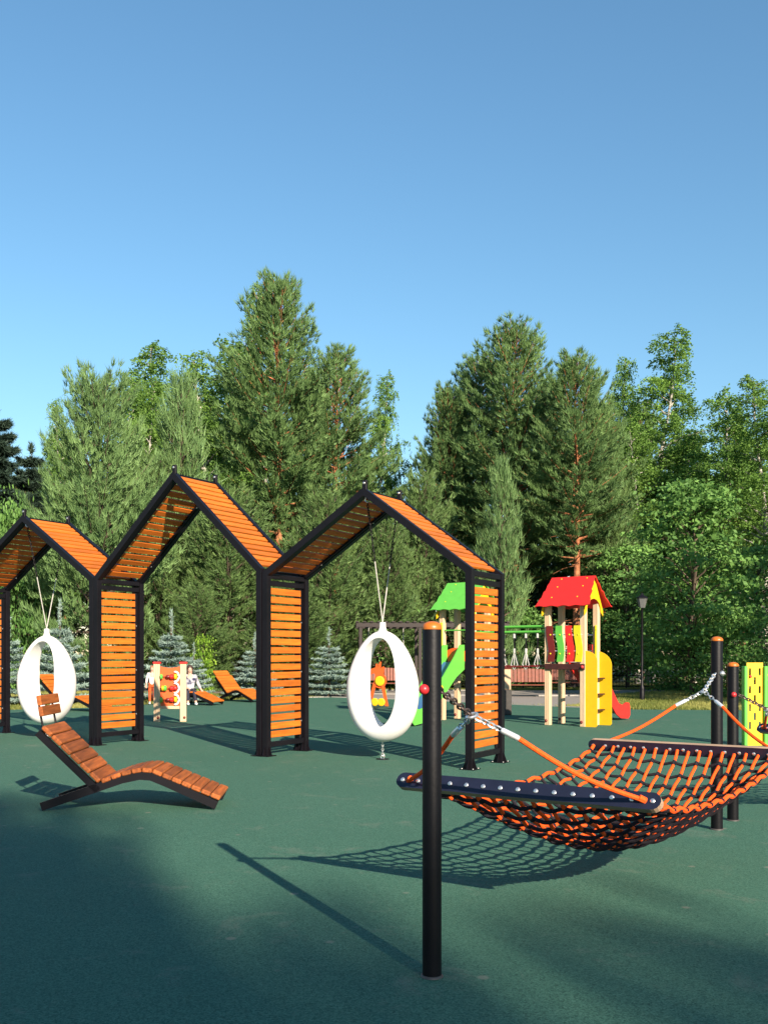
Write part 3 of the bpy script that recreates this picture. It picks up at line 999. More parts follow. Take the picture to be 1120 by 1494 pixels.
        for zz in (0.5, 1.3, 2.1):
            sc.cut().lathe([(0.012, 0), (0.012, 0.006), (0, 0.008)], (xx + 0.0515 if False else xx + 0.001, yb - 0.048, zz), 8, axis=(1, 0, 0))
        sc.build_each('bolt', M['zinc'], wp)
    return root

Lp = Vector((-5.03, 17.10)); Mp = Vector((-1.87, 15.27))
a2 = Vector((au.x, au.y))
bay = 3.652
g_ = 0.004
arch_mid = make_arch('tall middle wooden arch with the steepest slatted roof', Lp + a2 * g_, bay - 2 * g_, 2.92, 2.92, 4.60, (bay) * 0.5, ['L'])
arch_left = make_arch('lower left wooden arch partly cut off by the left edge of the photo', Lp - a2 * (bay - g_), bay - 2 * g_, 2.92, 2.92, 4.14, bay * 0.5, ['L'])
arch_right = make_arch('wide low right wooden arch with slatted walls on both sides and an egg swing', Mp + a2 * g_, 3.58, 2.86, 2.76, 4.02, 1.84, ['L', 'R'])

# ------------------------------------------------------------------ egg swings
def make_egg(label, base, rz, top_z, spans):
    """base: ground point under the swing; spans: offsets of the two hanging points"""
    root = thing('egg_swing', label, 'swing', (base[0], base[1], 0), rz, 'white egg swings hanging in the arches')
    N, K = 72, 28
    zb, H = 0.26, 1.68
    vs, fs = [], []
    for i in range(N):
        t = 2 * math.pi * i / N                       # 0 at the bottom
        c_, s_ = math.cos(t), math.sin(t)
        h = (1 - c_) / 2                              # 0 bottom .. 1 top
        # outer outline: egg, widest a little below the middle
        zo = zb + H * h
        xo = 0.575 * s_ * (1 - 0.16 * (h - 0.42)) * (1.03 - 0.10 * h)
        hz0, hz1 = zb + 0.235, zb + H - 0.115
        zi = hz0 + (hz1 - hz0) * h
        xi = 0.372 * s_ * (1 - 0.13 * (h - 0.4))
        d = 0.235 + 0.045 * math.sin(math.pi * h) - 0.11 * max(0, h - 0.55) / 0.45
        O, I = Vector((xo, zo)), Vector((xi, zi))
        Cc = I + (O - I) * 0.10
        for k in range(K):
            a = 2 * math.pi * k / K
            ca, sa = math.cos(a), math.sin(a)
            yy = d * math.copysign(abs(sa) ** 0.92, sa)
            q = Cc + (O - Cc) * max(0, ca) ** 0.9 if ca >= 0 else Cc + (I - Cc) * ((-ca) ** 0.5)
            vs.append((q.x, yy, q.y))
    for i in range(N):
        j = (i + 1) % N
        for k in range(K):
            k2 = (k + 1) % K
            fs.append((i * K + k, i * K + k2, j * K + k2, j * K + k))
    b = MB(); b.add(vs, fs)
    body = b.build('egg_seat', M['white'], root, smooth=True)
    me = body.data
    # normals outward
    import bmesh
    bm = bmesh.new(); bm.from_mesh(me); bmesh.ops.recalc_face_normals(bm, faces=bm.faces); bm.to_mesh(me); bm.free()
    nk = MB()
    zt = zb + H
    nk.lathe([(0.10, zt - 0.04), (0.062, zt + 0.005), (0.050, zt + 0.05), (0.048, zt + 0.125), (0.0, zt + 0.13)], (0, 0, 0), 20)
    nk.build('neck', M['white'], body, smooth=True)
    zr = zt + 0.13
    for sx, sy, tz in spans:
        a, c = Vector((0, 0, zr)), Vector((sx, sy, tz))
        mid = a + (c - a) * 0.50
        r_ = MB()
        r_.tube([a + (mid - a) * (q / 6) for q in range(7)], 0.0095, 7)
        ro = r_.build('rope', M['rope_white'], root, smooth=True)
        ch = MB()
        ch.chain(mid, c, 0.055, 0.028, 0.006)
        ch.build('chain', M['frame'], ro)
        sh = MB()
        sh.link(c, (0, 0, 1), (1, 0, 0), 0.09, 0.06, 0.009)
        sh.build('shackle', M['zinc'], ro)
    te = MB()
    te.chain((0, 0, 0.06), (0, 0, zb + 0.01), 0.05, 0.03, 0.006)
    te.link((0, 0, 0.045), (0, 0, 1), (1, 0, 0), 0.08, 0.06, 0.008)
    te.build('tether_chain', M['zinc'], root)
    pl = MB()
    pl.lathe([(0.10, 0.0), (0.10, 0.008), (0.0, 0.012)], (0, 0, 0.001), 14)
    pl.build('anchor_plate', M['frame'], root)
    return root
def arch_pt(origin, x, y): return Vector((origin[0], origin[1])) + a2 * x + Vector((av.x, av.y)) * y
p = arch_pt(Mp, 1.84, 0.515)
make_egg('larger looking white egg swing under the right arch', p, ARCH_ANG, 3.9, [(0, -0.45, 3.86), (0, 0.45, 3.86)])
p = arch_pt(Lp - a2 * bay, bay * 0.5, 0.515)
rzl = R(-19)
def rot2(x, y, a): return (x * math.cos(a) - y * math.sin(a), x * math.sin(a) + y * math.cos(a))
o1, o2 = rot2(0, -0.45, ARCH_ANG - rzl), rot2(0, 0.45, ARCH_ANG - rzl)
make_egg('white egg swing under the left arch behind the near lounger', p, rzl, 4.0, [(*o1, 3.98), (*o2, 3.98)])

# ------------------------------------------------------------------ loungers
def make_lounger(m, headgap=True):
    root = thing('sun_lounger', '', 'lounger', group='wooden sun loungers on the play area')
    Wd = 0.72
    yc = Wd / 2
    path_ = [(0.0, 0.045), (0.50, 0.215), (0.80, 0.318), (0.98, 0.355), (1.10, 0.345), (1.25, 0.282), (1.755, 0.05)]
    for y in (0.03, Wd - 0.03):
        f = MB()
        up = 0.042
        n = len(path_)
        vs, fs = [], []
        for i, (s, z) in enumerate(path_):
            a = Vector(path_[max(0, i - 1)]); c = Vector(path_[min(n - 1, i + 1)])
            d = (c - a).normalized(); nr = Vector((-d.y, d.x)) * up
            for yy in (y - 0.022, y + 0.022):
                vs.append((s - nr.x, yy, max(0.002, z - nr.y))); vs.append((s + nr.x, yy, z + nr.y))
        for i in range(n - 1):
            o = 4 * i
            fs += [(o, o + 4, o + 5, o + 1), (o + 2, o + 3, o + 7, o + 6), (o + 1, o + 5, o + 7, o + 3), (o, o + 2, o + 6, o + 4)]
        fs += [(0, 1, 3, 2), (4 * n - 4, 4 * n - 2, 4 * n - 1, 4 * n - 3)]
        f.add(vs, fs)
        f.build('side_rail', M['frame'], root)
        g = MB()
        g.beam((0.565, y, 0.205), (-0.035, y, 0.795), 0.044, 0.07, side=(0, 1, 0))
        g.build('back_rail', M['frame'], root)
    # backrest planks
    a, c = Vector((0.575, 0, 0.285)), Vector((0.005, 0, 0.845))
    d = (c - a); L = d.length; d.normalize(); nr = Vector((d.z, 0, -d.x))
    if nr.x < 0: nr = -nr
    b = MB(); n = 6
    for i in range(n):
        q = a + d * (L * (i + 0.5) / n) + nr * 0.012
        b.obox((q.x, yc, q.z), d * (L / n / 2 - 0.004), (0, yc, 0), nr * 0.024, bev=0.010)
    b.build('backrest', M[m], root)
    # seat planks following the curve
    b = MB()
    top = [(0.60, 0.290), (0.80, 0.362), (0.97, 0.405), (1.09, 0.402), (1.25, 0.335), (1.79, 0.112)]
    cum = [0]
    for q in range(1, len(top)): cum.append(cum[-1] + (Vector(top[q]) - Vector(top[q - 1])).length)
    def at(s):
        for q in range(1, len(top)):
            if s <= cum[q] or q == len(top) - 1:
                t = (s - cum[q - 1]) / (cum[q] - cum[q - 1])
                return Vector(top[q - 1]).lerp(Vector(top[q]), t)
    n = 12
    for i in range(n):
        p0, p1 = at(cum[-1] * i / n), at(cum[-1] * (i + 1) / n)
        d2 = (p1 - p0); L2 = d2.length; d2.normalize()
        cc = (p0 + p1) / 2; nn = Vector((-d2.y, d2.x))
        cc = cc + nn * 0.008
        b.obox((cc.x, yc, cc.y), (d2.x * (L2 / 2 - 0.004), 0, d2.y * (L2 / 2 - 0.004)), (0, yc, 0), (nn.x * 0.024, 0, nn.y * 0.024), bev=0.010)
    b.build('seat', M[m], root)
    # headrest: two planks on two rods
    b = MB()
    if headgap:
        dn = Vector((-0.16, 0, 1)).normalized(); nn = Vector((1, 0, 0.16)).normalized()
        h0 = Vector((-0.005, 0, 0.955))
    else:
        dn = Vector((c - a).normalized()); nn = nr
        h0 = c + dn * 0.03
    for i in range(2):
        q = h0 + dn * (0.05 + 0.112 * i)
        b.obox((q.x, yc, q.z), dn * 0.051, (0, yc - 0.04, 0), nn * 0.022, bev=0.008)
    hr = b.build('headrest', M[m], root)
    r_ = MB()
    for y in (0.13, Wd - 0.13):
        e = h0 + dn * 0.20 - nn * 0.032
        r_.cut().tube([(-0.005, y, 0.78), (h0.x - nn.x * 0.032, y, h0.z - nn.z * 0.032), (e.x, y, e.z)], 0.011, 7)
    r_.build_each('rod', M['frame'], hr)
    return root
def place_lounger(o, x, y, rz, label):
    o.location = (x, y, 0); o.rotation_euler = (0, 0, rz); o['label'] = label
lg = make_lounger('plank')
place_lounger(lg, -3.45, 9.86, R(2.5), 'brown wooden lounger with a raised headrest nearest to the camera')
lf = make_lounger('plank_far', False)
e = math.atan2(-0.62, 0.78)
place_lounger(lf, -5.72, 33.3, e, 'empty orange lounger standing between the middle arch posts at the lawn edge')
l2 = copy_tree(lf); place_lounger(l2, -6.95, 30.75, math.atan2(-0.30, 0.95), 'orange lounger behind the game board with a person sitting on it')
l3 = copy_tree(lf); place_lounger(l3, -9.55, 27.4, math.atan2(-0.30, 0.95), 'orange lounger seen behind and through the left egg swing')

# ------------------------------------------------------------------ hammocks and their posts
def make_post(label, x, y, h, r, ball=None, group='black hammock posts'):
    root = thing('hammock_post', label, 'post', (x, y, 0), 0, group)
    b = MB()
    b.lathe([(r, 0.0), (r, h - 0.035), (r * 0.97, h - 0.03), (0.0, h - 0.03)], (0, 0, 0), 32)
    po = b.build('pole', M['post'], root, smooth=True)
    c = MB()
    prof = [(r * 1.04, h - 0.032), (r * 1.06, h - 0.024)]
    for k in range(1, 9):
        a = math.pi / 2 * k / 8
        prof.append((r * 1.04 * math.cos(a), h - 0.022 + 0.031 * math.sin(a)))
    c.lathe(prof, (0, 0, 0), 28)
    c.build('cap', M['cap'], root, smooth=True)
    f = MB()
    f.lathe([(r + 0.009, 0.001), (r + 0.006, 0.009), (r + 0.001, 0.012)], (0, 0, 0), 28)
    f.build('foot_collar', M['binmetal'], root, smooth=True)
    return root
A = Vector((0.235, 4.81)); B = Vector((3.005, 8.86)); Cc = Vector((3.32, 9.34))
make_post('nearest black post with a red knob and an orange dome cap', A.x, A.y, 1.735, 0.047)
make_post('tall black post with a yellow orange cap behind the hammock', B.x, B.y, 1.735, 0.052)
make_post('short black post with a yellow orange cap beside the tall one', Cc.x, Cc.y, 1.50, 0.052)
Dd = Cc + Vector((0.953, 0.302)) * 4.9
make_post('black post at the other end of the second hammock outside the photo', Dd.x, Dd.y, 1.50, 0.052)

def make_hammock(label, PA, PB, hz, barz, knob_dir, knobs=True, rings=(1, 1)):
    """hung between posts PA and PB; u along, v to the right of u"""
    AB = (PB - PA); Lt = AB.length
    u = Vector((AB.x, AB.y, 0)) / Lt
    v = Vector((u.y, -u.x, 0))
    Zu = Vector((0, 0, 1))
    root = thing('rope_hammock', label, 'hammock', (PA.x, PA.y, 0), 0, 'rope hammocks strung between black posts')
    tb = 0.95; half = 0.827
    centers = []
    for end in (0, 1):
        t = tb if end == 0 else Lt - tb
        out = -u if end == 0 else u              # towards its post
        c = u * t + Zu * barz
        tilt = R(34 if end == 0 else 14)
        nrm = (out * math.cos(tilt) + Zu * math.sin(tilt)).normalized()
        hgt = (Zu * math.cos(tilt) - out * math.sin(tilt)).normalized()
        th, hh = 0.044, 0.050
        # plank with rounded ends
        poly = []
        for k in range(9):
            a = -math.pi / 2 + math.pi * k / 8
            poly.append((half - hh + hh * math.cos(a), hh * math.sin(a)))
        for k in range(9):
            a = math.pi / 2 + math.pi * k / 8
            poly.append((-half + hh + hh * math.cos(a), hh * math.sin(a)))
        if v.cross(hgt).dot(nrm) < 0: poly = [(-x, y) for x, y in poly]; vv = -v
        else: vv = v
        pb = MB(); pb.prism(poly, c, vv, hgt, th, 0, 1)
        bar = pb.build('spreader_bar', [M['bar_face'], M['bar_edge']], root)
        bb = MB()
        nb = 15
        for k in range(nb):
            s = -half + 0.045 + (2 * half - 0.09) * k / (nb - 1)
            for sg in (1, -1):
                bb.cut().lathe([(0.0135, 0), (0.0135, 0.005), (0.008, 0.009), (0, 0.0095)], c + v * s + nrm * sg * (th / 2 - 0.001), 10, axis=nrm * sg)
        bb.build_each('bolt_head', M['zinc'], bar, smooth=True)
        # chain, junction, ropes
        Pp = Vector((0, 0, 0)) if end == 0 else u * Lt
        a0 = Pp - out * 0.056 + Zu * hz
        J = Pp - out * 0.40 + Zu * (hz - 0.15)
        ch = MB()
        ch.chain(a0, J, 0.052, 0.030, 0.006)
        cho = ch.build('chain', M['chain_dark'] if end == 0 else M['zinc'], root, smooth=True)
        jl = MB(); jl.link(J, u + Zu * 0.3, v, 0.075, 0.05, 0.008)
        jl.build('junction_ring', M['zinc'], cho, smooth=True)
        for sg in (-1, 1):
            tgt = c + v * sg * 0.735 + nrm * (th / 2)
            dr = (tgt - J); dl = dr.length; dr.normalize()
            j1, j2 = J + dr * 0.17, J + dr * 0.275
            c2 = MB(); c2.chain(J + dr * 0.02, j1, 0.05, 0.028, 0.0055)
            rp = MB()
            n = 26
            pts = [j2 + (tgt - j2) * (q / n) + Vector((0, 0, -0.035 * math.sin(math.pi * q / n))) for q in range(n + 1)]
            rp.tube(pts, 0.0135, 8)
            rp.tube([tgt - dr * 0.03, tgt + dr * 0.01], 0.019, 8)
            ro = rp.build('hanging_rope', M['rope_orange'], root, smooth=True)
            c2.build('chain', M['zinc'], ro, smooth=True)
            sl = MB(); sl.tube([j1, j1 + dr * 0.01, j2 - dr * 0.01, j2], [0.012, 0.0165, 0.0165, 0.014], 10)
            sl.build('ferrule', M['alu'], ro, smooth=True)
        if knobs:
            kb = MB(); kd = Vector(knob_dir[end]).normalized()
            kb.ball(Pp + Zu * hz + kd * 0.056, 0.026, 14, sq=(1, 1, 1))
            kb.build('bolt_knob', M['red_ball'] if end == 0 else M['zinc'], root, smooth=True)
        centers.append((c, hgt, nrm))
    # net
    nl, nc = 18, 22
    hv = 0.775
    t0, t1 = tb + 0.03, Lt - tb - 0.03
    def surf(s, q):                      # s 0..1 along, q -1..1 across
        sag = 0.155 + 0.36 * (1 - abs(q) ** 2.0)
        prof = 4 * s * (1 - s)
        prof = prof ** 0.82
        return u * (t0 + (t1 - t0) * s) + v * (q * hv * (1 - 0.05 * 4 * s * (1 - s))) + Zu * (barz - 0.015 - sag * prof)
    lo_ = MB(); da = MB()
    S = lambda j: (j + 0.7) / (nc + 0.4)
    for i in range(nl):
        q = -1 + 2 * i / (nl - 1)
        pts = []
        for k in range(nc * 6 + 1):
            s = k / (nc * 6)
            ph = (s * (nc + 0.4) - 0.7 + i) * math.pi
            pts.append(surf(s, q) + Zu * (0.004 + 0.008 * math.cos(ph)))
        lo_.tube(pts, 0.0125 if 0 < i < nl - 1 else 0.0155, 7)
    for j in range(nc):
        s = S(j)
        pts = []
        n = (nl - 1) * 6
        for k in range(n + 1):
            q = -1 + 2 * k / n
            ph = (k / 6 + j) * math.pi
            pts.append(surf(s, q) + Zu * (-0.006 - 0.009 * math.cos(ph)) + u * 0.006 * math.sin(ph * 0.5 + j))
        da.tube(pts, 0.0122, 7)
        for i in range(nl):                 # wraps where the ropes cross
            q = -1 + 2 * i / (nl - 1)
            p0, p1 = surf(s - 0.006, q), surf(s + 0.006, q)
            if i in (0, nl - 1) or (i + j) % 2:
                da.tube([p0, p1], 0.0165, 7)
    net = lo_.build('net', M['rope_orange'], root, smooth=True)
    da.build('cross_ropes', M['rope_dark'], net, smooth=True)
    return root
make_hammock('large orange and black rope hammock in the foreground', A, B, 1.41, 0.80, ((-0.75, -0.72, 0), (0.5, -0.8, 0)))
make_hammock('second rope hammock mostly cut off by the right edge of the photo', Cc, Dd, 1.20, 0.80, ((-0.2, -1, 0), (1, 0, 0)), True)

# ------------------------------------------------------------------ playground complex (red tower, bridge, green tower)
PW, PD = Vector((0.80, -0.60, 0)), Vector((0.60, 0.80, 0))
PANG = math.atan2(PW.y, PW.x)
play = thing('play_tower', 'red roofed tower and green roofed tower joined by a rope bridge, with slides', 'play tower', (3.68, 22.0, 0), PANG)
# local frame: x along PW, y along PD
TW, TD, PZ = 0.86, 0.66, 1.36
def tower(x0, roofm, H=2.72):
    pr = []
    for x in (x0, x0 + TW):
        for y in (0, TD):
            b = MB()
            b.box((x, y, (H) / 2), (0.108, 0.108, H))
            for dx in (-0.040, 0.0, 0.040):          # grooved faces
                for sg in (-1, 1):
                    b.box((x + dx, y + sg * 0.058, H / 2), (0.034, 0.0085, H - 0.004), bev=0.003)
                    b.box((x + sg * 0.058, y + dx, H / 2), (0.0085, 0.034, H - 0.004), bev=0.003)
            po = b.build('post', M['pinewood'], play)
            g = MB()                        # groove lines down the face
            g.ball((x - 0.02, y - 0.064, 0.10), 0.035, 10)
            g.build('bolt_cover', M['dark_red'], po, smooth=True)
    # floor
    b = MB()
    b.box((x0 + TW / 2, TD / 2, PZ - 0.03), (TW - 0.13, TD + 0.10, 0.05), bev=0.008)
    b.beam((x0 - 0.04, -0.085, PZ - 0.05), (x0 + TW + 0.07, -0.085, PZ - 0.05), 0.04, 0.13, side=(0, 1, 0), bev=0.01)
    fl = b.build('platform', M['deck'], play)
    k = MB(); k.ball((x0 + TW + 0.02, -0.112, PZ - 0.05), 0.036, 10); k.build('bolt_cover', M['red_ball'], fl, smooth=True)
    # roof: two sloped boards with wavy lower edges, ridge along x
    re, rr = H - 0.08, H + 0.60
    yc = TD / 2
    x_a, x_b = x0 - 0.10, x0 + TW + 0.16
    for sg, ov in ((-1, 0.40), (1, 0.40)):
        lo3 = Vector((0, yc + sg * (TD / 2 + ov * 0.62), re)); hi3 = Vector((0, yc + sg * 0.005, rr))
        up = (hi3 - lo3); Ls = up.length; up.normalize()
        poly = []
        nW = 24
        for q in range(nW + 1):
            t = q / nW
            poly.append((x_a - 0.11 + (x_b - x_a + 0.22) * t, 0.035 * abs(math.sin(t * math.pi * 4.5 + 0.5)) - 0.01))
        for fx, fy in ((0.085, 0.06), (0.055, 0.25), (0.025, 0.32), (0.03, 0.50), (-0.005, 0.56), (0.0, 0.74), (-0.02, 0.80)):
            poly.append((x_b + fx, Ls * fy))
        poly += [(x_b - 0.03, Ls), (x_a + 0.03, Ls)]
        for fx, fy in reversed(((0.085, 0.06), (0.055, 0.25), (0.025, 0.32), (0.03, 0.50), (-0.005, 0.56), (0.0, 0.74), (-0.02, 0.80))):
            poly.append((x_a - fx, Ls * fy))
        r_ = MB(); r_.prism(poly, (0, lo3.y, lo3.z), (1, 0, 0), up, 0.022)
        ro = r_.build('roof_board', roofm, play)
        s_ = MB()
        nr = Vector((1, 0, 0)).cross(up) * (1 if sg < 0 else -1)
        for xx in (x_a + 0.2, x_b - 0.3):
            for fy in (0.3, 0.66, 0.93):
                q = lo3 + up * Ls * fy + nr * 0.012
                s_.cut().lathe([(0.016, 0), (0.014, 0.006), (0, 0.009)], (xx + 0.1 * fy, q.y, q.z), 8, axis=nr)
        s_.build_each('screw_cap', M['lemon'], ro)
    # gable trim
    for xg in (x0 - 0.085, x0 + TW + 0.085):
        g = MB()
        arch_ = []
        for q in range(9):
            a = math.pi * q / 8
            arch_.append((-math.cos(a) * (TD / 2 + 0.04), math.sin(a) * 0.30 - 0.12))
        outr = [(TD / 2 + 0.14, -0.20), (TD / 2 + 0.14, -0.08), (0.12, 0.50), (0.0, 0.60), (-0.12, 0.50), (-TD / 2 - 0.14, -0.08), (-TD / 2 - 0.14, -0.20)]
        poly = arch_ + outr
        g.prism(poly, (xg, yc, re), (0, 1, 0), (0, 0, 1), 0.022)
        g.build('gable_trim', M['yellow'], play)
    return fl
fl_r = tower(0.0, M['red'])
fl_g = tower(-2.83, M['green'])
# wavy railing boards on the red tower front (and back)
def wavy(x, y, zb, zt, wd, m, name, tilt=0.0):
    poly = []
    n = 12
    for q in range(n + 1):
        t = q / n
        poly.append((wd / 2 + 0.028 * math.sin(t * math.pi * 1.7), zb + (zt - zb) * t))
    for q in range(n, -1, -1):
        t = q / n
        poly.append((-wd / 2 + 0.028 * math.sin(t * math.pi * 1.7), zb + (zt - zb) * t))
    b = MB(); b.prism(poly, (x, y, 0), (1, 0, 0), (0, 0, 1), 0.022)
    o = b.build(name, M[m], play)
    k = MB()
    for zz in (zb + 0.18, zt - 0.2):
        k.cut().lathe([(0.02, 0), (0.016, 0.008), (0, 0.012)], (x, y - 0.011, zz), 8, axis=(0, -1, 0))
    k.build_each('screw_cap', M['lemon'], o)
for x, m in ((0.10, 'dark_red'), (0.33, 'green'), (0.56, 'red'), (0.77, 'lemon')):
    wavy(x, -0.08, PZ + 0.06, PZ + 0.86, 0.155, m, 'railing_board')
wavy(0.50, TD + 0.02, PZ + 0.06, PZ + 0.82, 0.14, 'lemon', 'railing_board')
b = MB()
for zz in (PZ + 0.30, PZ + 0.66):
    b.cut().tube([(0.0, -0.055, zz), (TW, -0.055, zz)], 0.014, 7)
    b.cut().tube([(0.0, TD + 0.045, zz), (TW, TD + 0.045, zz)], 0.014, 7)
b.build_each('railing_bar', M['alu'], play)
# ladder of two yellow cheek boards on the right side
def cheek(y, x0, wd, h, name='ladder_cheek'):
    poly = [(0, 0.0), (wd - 0.03, 0.0), (wd, 0.03), (wd, h - wd * 0.8)]
    for q in range(1, 9):
        a = math.pi / 2 * q / 8
        poly.append((wd * math.cos(a) * 1.0, h - wd * 0.8 + wd * 0.8 * math.sin(a)))
    b = MB(); b.prism(poly, (x0, y, 0.002), (1, 0, 0), (0, 0, 1), 0.022)
    return b.build(name, M['yellow'], play)
ck = cheek(-0.03, TW + 0.064, 0.27, 1.66)
cheek(TD + 0.03, TW - 0.05, 0.40, 1.66)
b = MB()
for k, zz in enumerate((0.35, 0.70, 1.05)):
    b.cut().box((TW + 0.16, TD / 2, zz), (0.11, TD - 0.02, 0.03), bev=0.006)
b.build_each('ladder_step', M['deck'], play)
b = MB(); b.box((TW + 0.02, TD - 0.08, PZ + 0.5), (0.03, 0.03, 0.75)); b.tube([(TW, TD + 0.0, PZ + 0.78), (TW + 0.05, TD - 0.1, PZ + 0.78)], 0.015, 6)
b.build('grab_bar', M['lemon'], play)
# slides
def slide(xc, ys, dirn, m, bedm, L=2.25, half=0.24, dz=PZ + 0.05):
    """profile runs from (ys, dz) in direction dirn along local y"""
    prof = [(0.0, dz), (0.18, dz - 0.02), (1.55, 0.30), (1.85, 0.17), (L - 0.05, 0.15), (L, 0.13)]
    for sg in (-1, 1):
        top = [(0.0, dz + 0.40), (0.18, dz + 0.40), (0.45, dz + 0.10), (1.35, 0.66), (1.62, 0.42), (1.85, 0.36), (2.08, 0.42), (L, 0.40), (L + 0.05, 0.30), (L + 0.05, 0.10), (L - 0.05, 0.02)]
        bot = [(1.75, 0.05), (1.48, 0.16), (0.35, dz - 0.36), (0.0, dz - 0.18)]
        poly = top + bot
        b = MB()
        b.prism([(a, z) for a, z in poly], (xc + sg * half, ys, 0), (0, dirn, 0), (0, 0, 1), 0.03)
        ck = b.build('slide_side', m, play)
        k = MB()
        k.lathe([(0.10, 0), (0.10, 0.014), (0, 0.016)], (xc + sg * (half + 0.015), ys + dirn * 1.02, 0.78), 16, axis=(sg, 0, 0))
        k.build('round_badge', M['yellow'], ck)
    b = MB()
    for (a, z), (a1, z1) in zip(prof, prof[1:]):
        b.beam((xc, ys + dirn * a, z), (xc, ys + dirn * a1, z1), 2 * half - 0.035, 0.014, side=(1, 0, 0))
    b.build('slide_bed', bedm, play)
slide(TW / 2 - 0.02, TD + 0.06, 1, M['red'], M['alu'])
slide(-2.83 + TW / 2, -0.10, -1, M['green'], M['blue'], L=2.1)
b = MB(); b.prism([(-0.30, 0), (0.30, 0), (0.26, 0.42), (0.1, 0.55), (-0.1, 0.55), (-0.26, 0.42)], (-2.83 + TW / 2, -0.03, PZ + 0.45), (1, 0, 0), (0, 0, 1), 0.02)
# yellow upright on green tower, orange arch over the slide
b2 = MB(); b2.box((-2.83 + 0.02, -0.085, 1.55), (0.07, 0.03, 1.6), bev=0.01); b2.build('upright_board', M['lemon'], play)
b3 = MB()
arc = [(-0.31 + 0.62 * q / 8, 0.10 + 0.10 * math.sin(math.pi * q / 8)) for q in range(9)]
b3.prism([(0.31, -0.12), (-0.31, -0.12)][::-1] + arc[::-1], (-2.83 + TW / 2, -0.10, PZ + 0.18), (1, 0, 0), (0, 0, 1), 0.02)
b3.build('arched_board', M['orange'], play)
b = MB(); b.tube([(-2.83, -0.02, PZ + 0.80), (-2.83 + TW, -0.02, PZ + 0.80)], 0.018, 7); b.build('railing_bar', M['green'], play)
# rope bridge
xb0, xb1 = -2.83 + TW + 0.07, -0.07
for y in (0.02, TD - 0.02):
    b = MB()
    b.tube([(xb0, y, PZ + 0.86), (xb1, y, PZ + 0.86)], 0.026, 8)
    b.tube([(xb0, y, PZ + 0.74), (xb1, y, PZ + 0.74)], 0.026, 8)
    b.tube([(xb0 + 0.12, y, PZ + 0.74), (xb0 + 0.12, y, PZ + 0.86)], 0.014, 6)
    hb = b.build('bridge_handrail', M['green'], play, smooth=True)
n = 6
for y in (0.04, TD - 0.04):
    for i in range(n):
        x = xb1 - 0.22 - (xb1 - xb0 - 0.3) * i / (n - 1) * 0.98
        t = (x - xb0) / (xb1 - xb0)
        zd = PZ - 0.02 - 0.03 * math.sin(math.pi * t)
        b = MB()
        b.tube([(x, y, PZ + 0.72), (x, y, PZ + 0.36)], 0.013, 6, 1)
        b.tube([(x, y, PZ + 0.70), (x, y, PZ + 0.60)], 0.028, 8, 0)
        b.tube([(x, y, PZ + 0.36), (x, y, PZ + 0.26)], 0.024, 8, 0)
        for sx in (-0.09, 0.0, 0.09):
            b.tube([(x, y, PZ + 0.27), (x + sx, y, zd + 0.02)], 0.011, 5, 0)
        b.tube([(x - 0.09, y, zd + 0.05), (x, y, zd - 0.08), (x + 0.09, y, zd + 0.05)], 0.010, 5, 0)
        o = b.build('bridge_rope', [M['rope_white'], M['frame']], play)
b = MB()
n = 9
for i in range(n):
    t = (i + 0.5) / n
    x = xb0 + (xb1 - xb0) * t
    b.box((x, TD / 2, PZ - 0.03 - 0.03 * math.sin(math.pi * t)), ((xb1 - xb0) / n - 0.025, TD - 0.06, 0.045), bev=0.008)
b.build('bridge_deck', M['dark_red'], play)

# ------------------------------------------------------------------ counting game board
gx0, gz = -5.22, 22.4
game = thing('game_board', 'counting game board of an orange panel with white rings between two pale posts', 'game board', (-5.33, 23.05, 0), R(6))
GW = 0.61
for x in (0, GW):
    b = MB(); b.box((x, 0, 0.68), (0.130, 0.108, 1.36))
    for dx in (-0.050, 0.0, 0.050):
        b.box((x + dx, -0.058, 0.68), (0.043, 0.0085, 1.355), bev=0.003)
    po = b.build('post', M['pinewood'], game)
    b = MB(); b.box((x, 0, 1.385), (0.185, 0.16, 0.048), bev=0.01); b.build('post_cap', M['red'], po)
    b = MB(); b.ball((x + 0.03, -0.066, 0.10), 0.032, 10); b.build('bolt_cover', M['dark_red'], po, smooth=True)
b = MB()
poly = [(0.08, 0.34)]
for q in range(13):
    t = q / 12
    poly.append((0.08 + (GW - 0.16) * t, 0.355 + 0.02 * math.sin(t * 9)))
for q in range(13):
    t = 1 - q / 12
    poly.append((0.08 + (GW - 0.16) * t, 1.30 - 0.035 * math.sin(math.pi * t)))
b.prism(poly[1:], (0, 0, 0), (1, 0, 0), (0, 0, 1), 0.02)
pn = b.build('panel', M['orange'], game)
b = MB(); b.box((GW / 2, -0.004, 0.335), (GW - 0.16, 0.03, 0.07), bev=0.006); b.build('lower_rail', M['pinewood'], game)
def bead(x, z, r, ln, m):
    b = MB(); b.lathe([(r * .6, -ln / 2), (r, -ln / 4), (r, ln / 4), (r * .6, ln / 2)], (x, -0.07, z), 12, axis=(1, 0, 0)); b.build('bead', M[m], game, smooth=True)
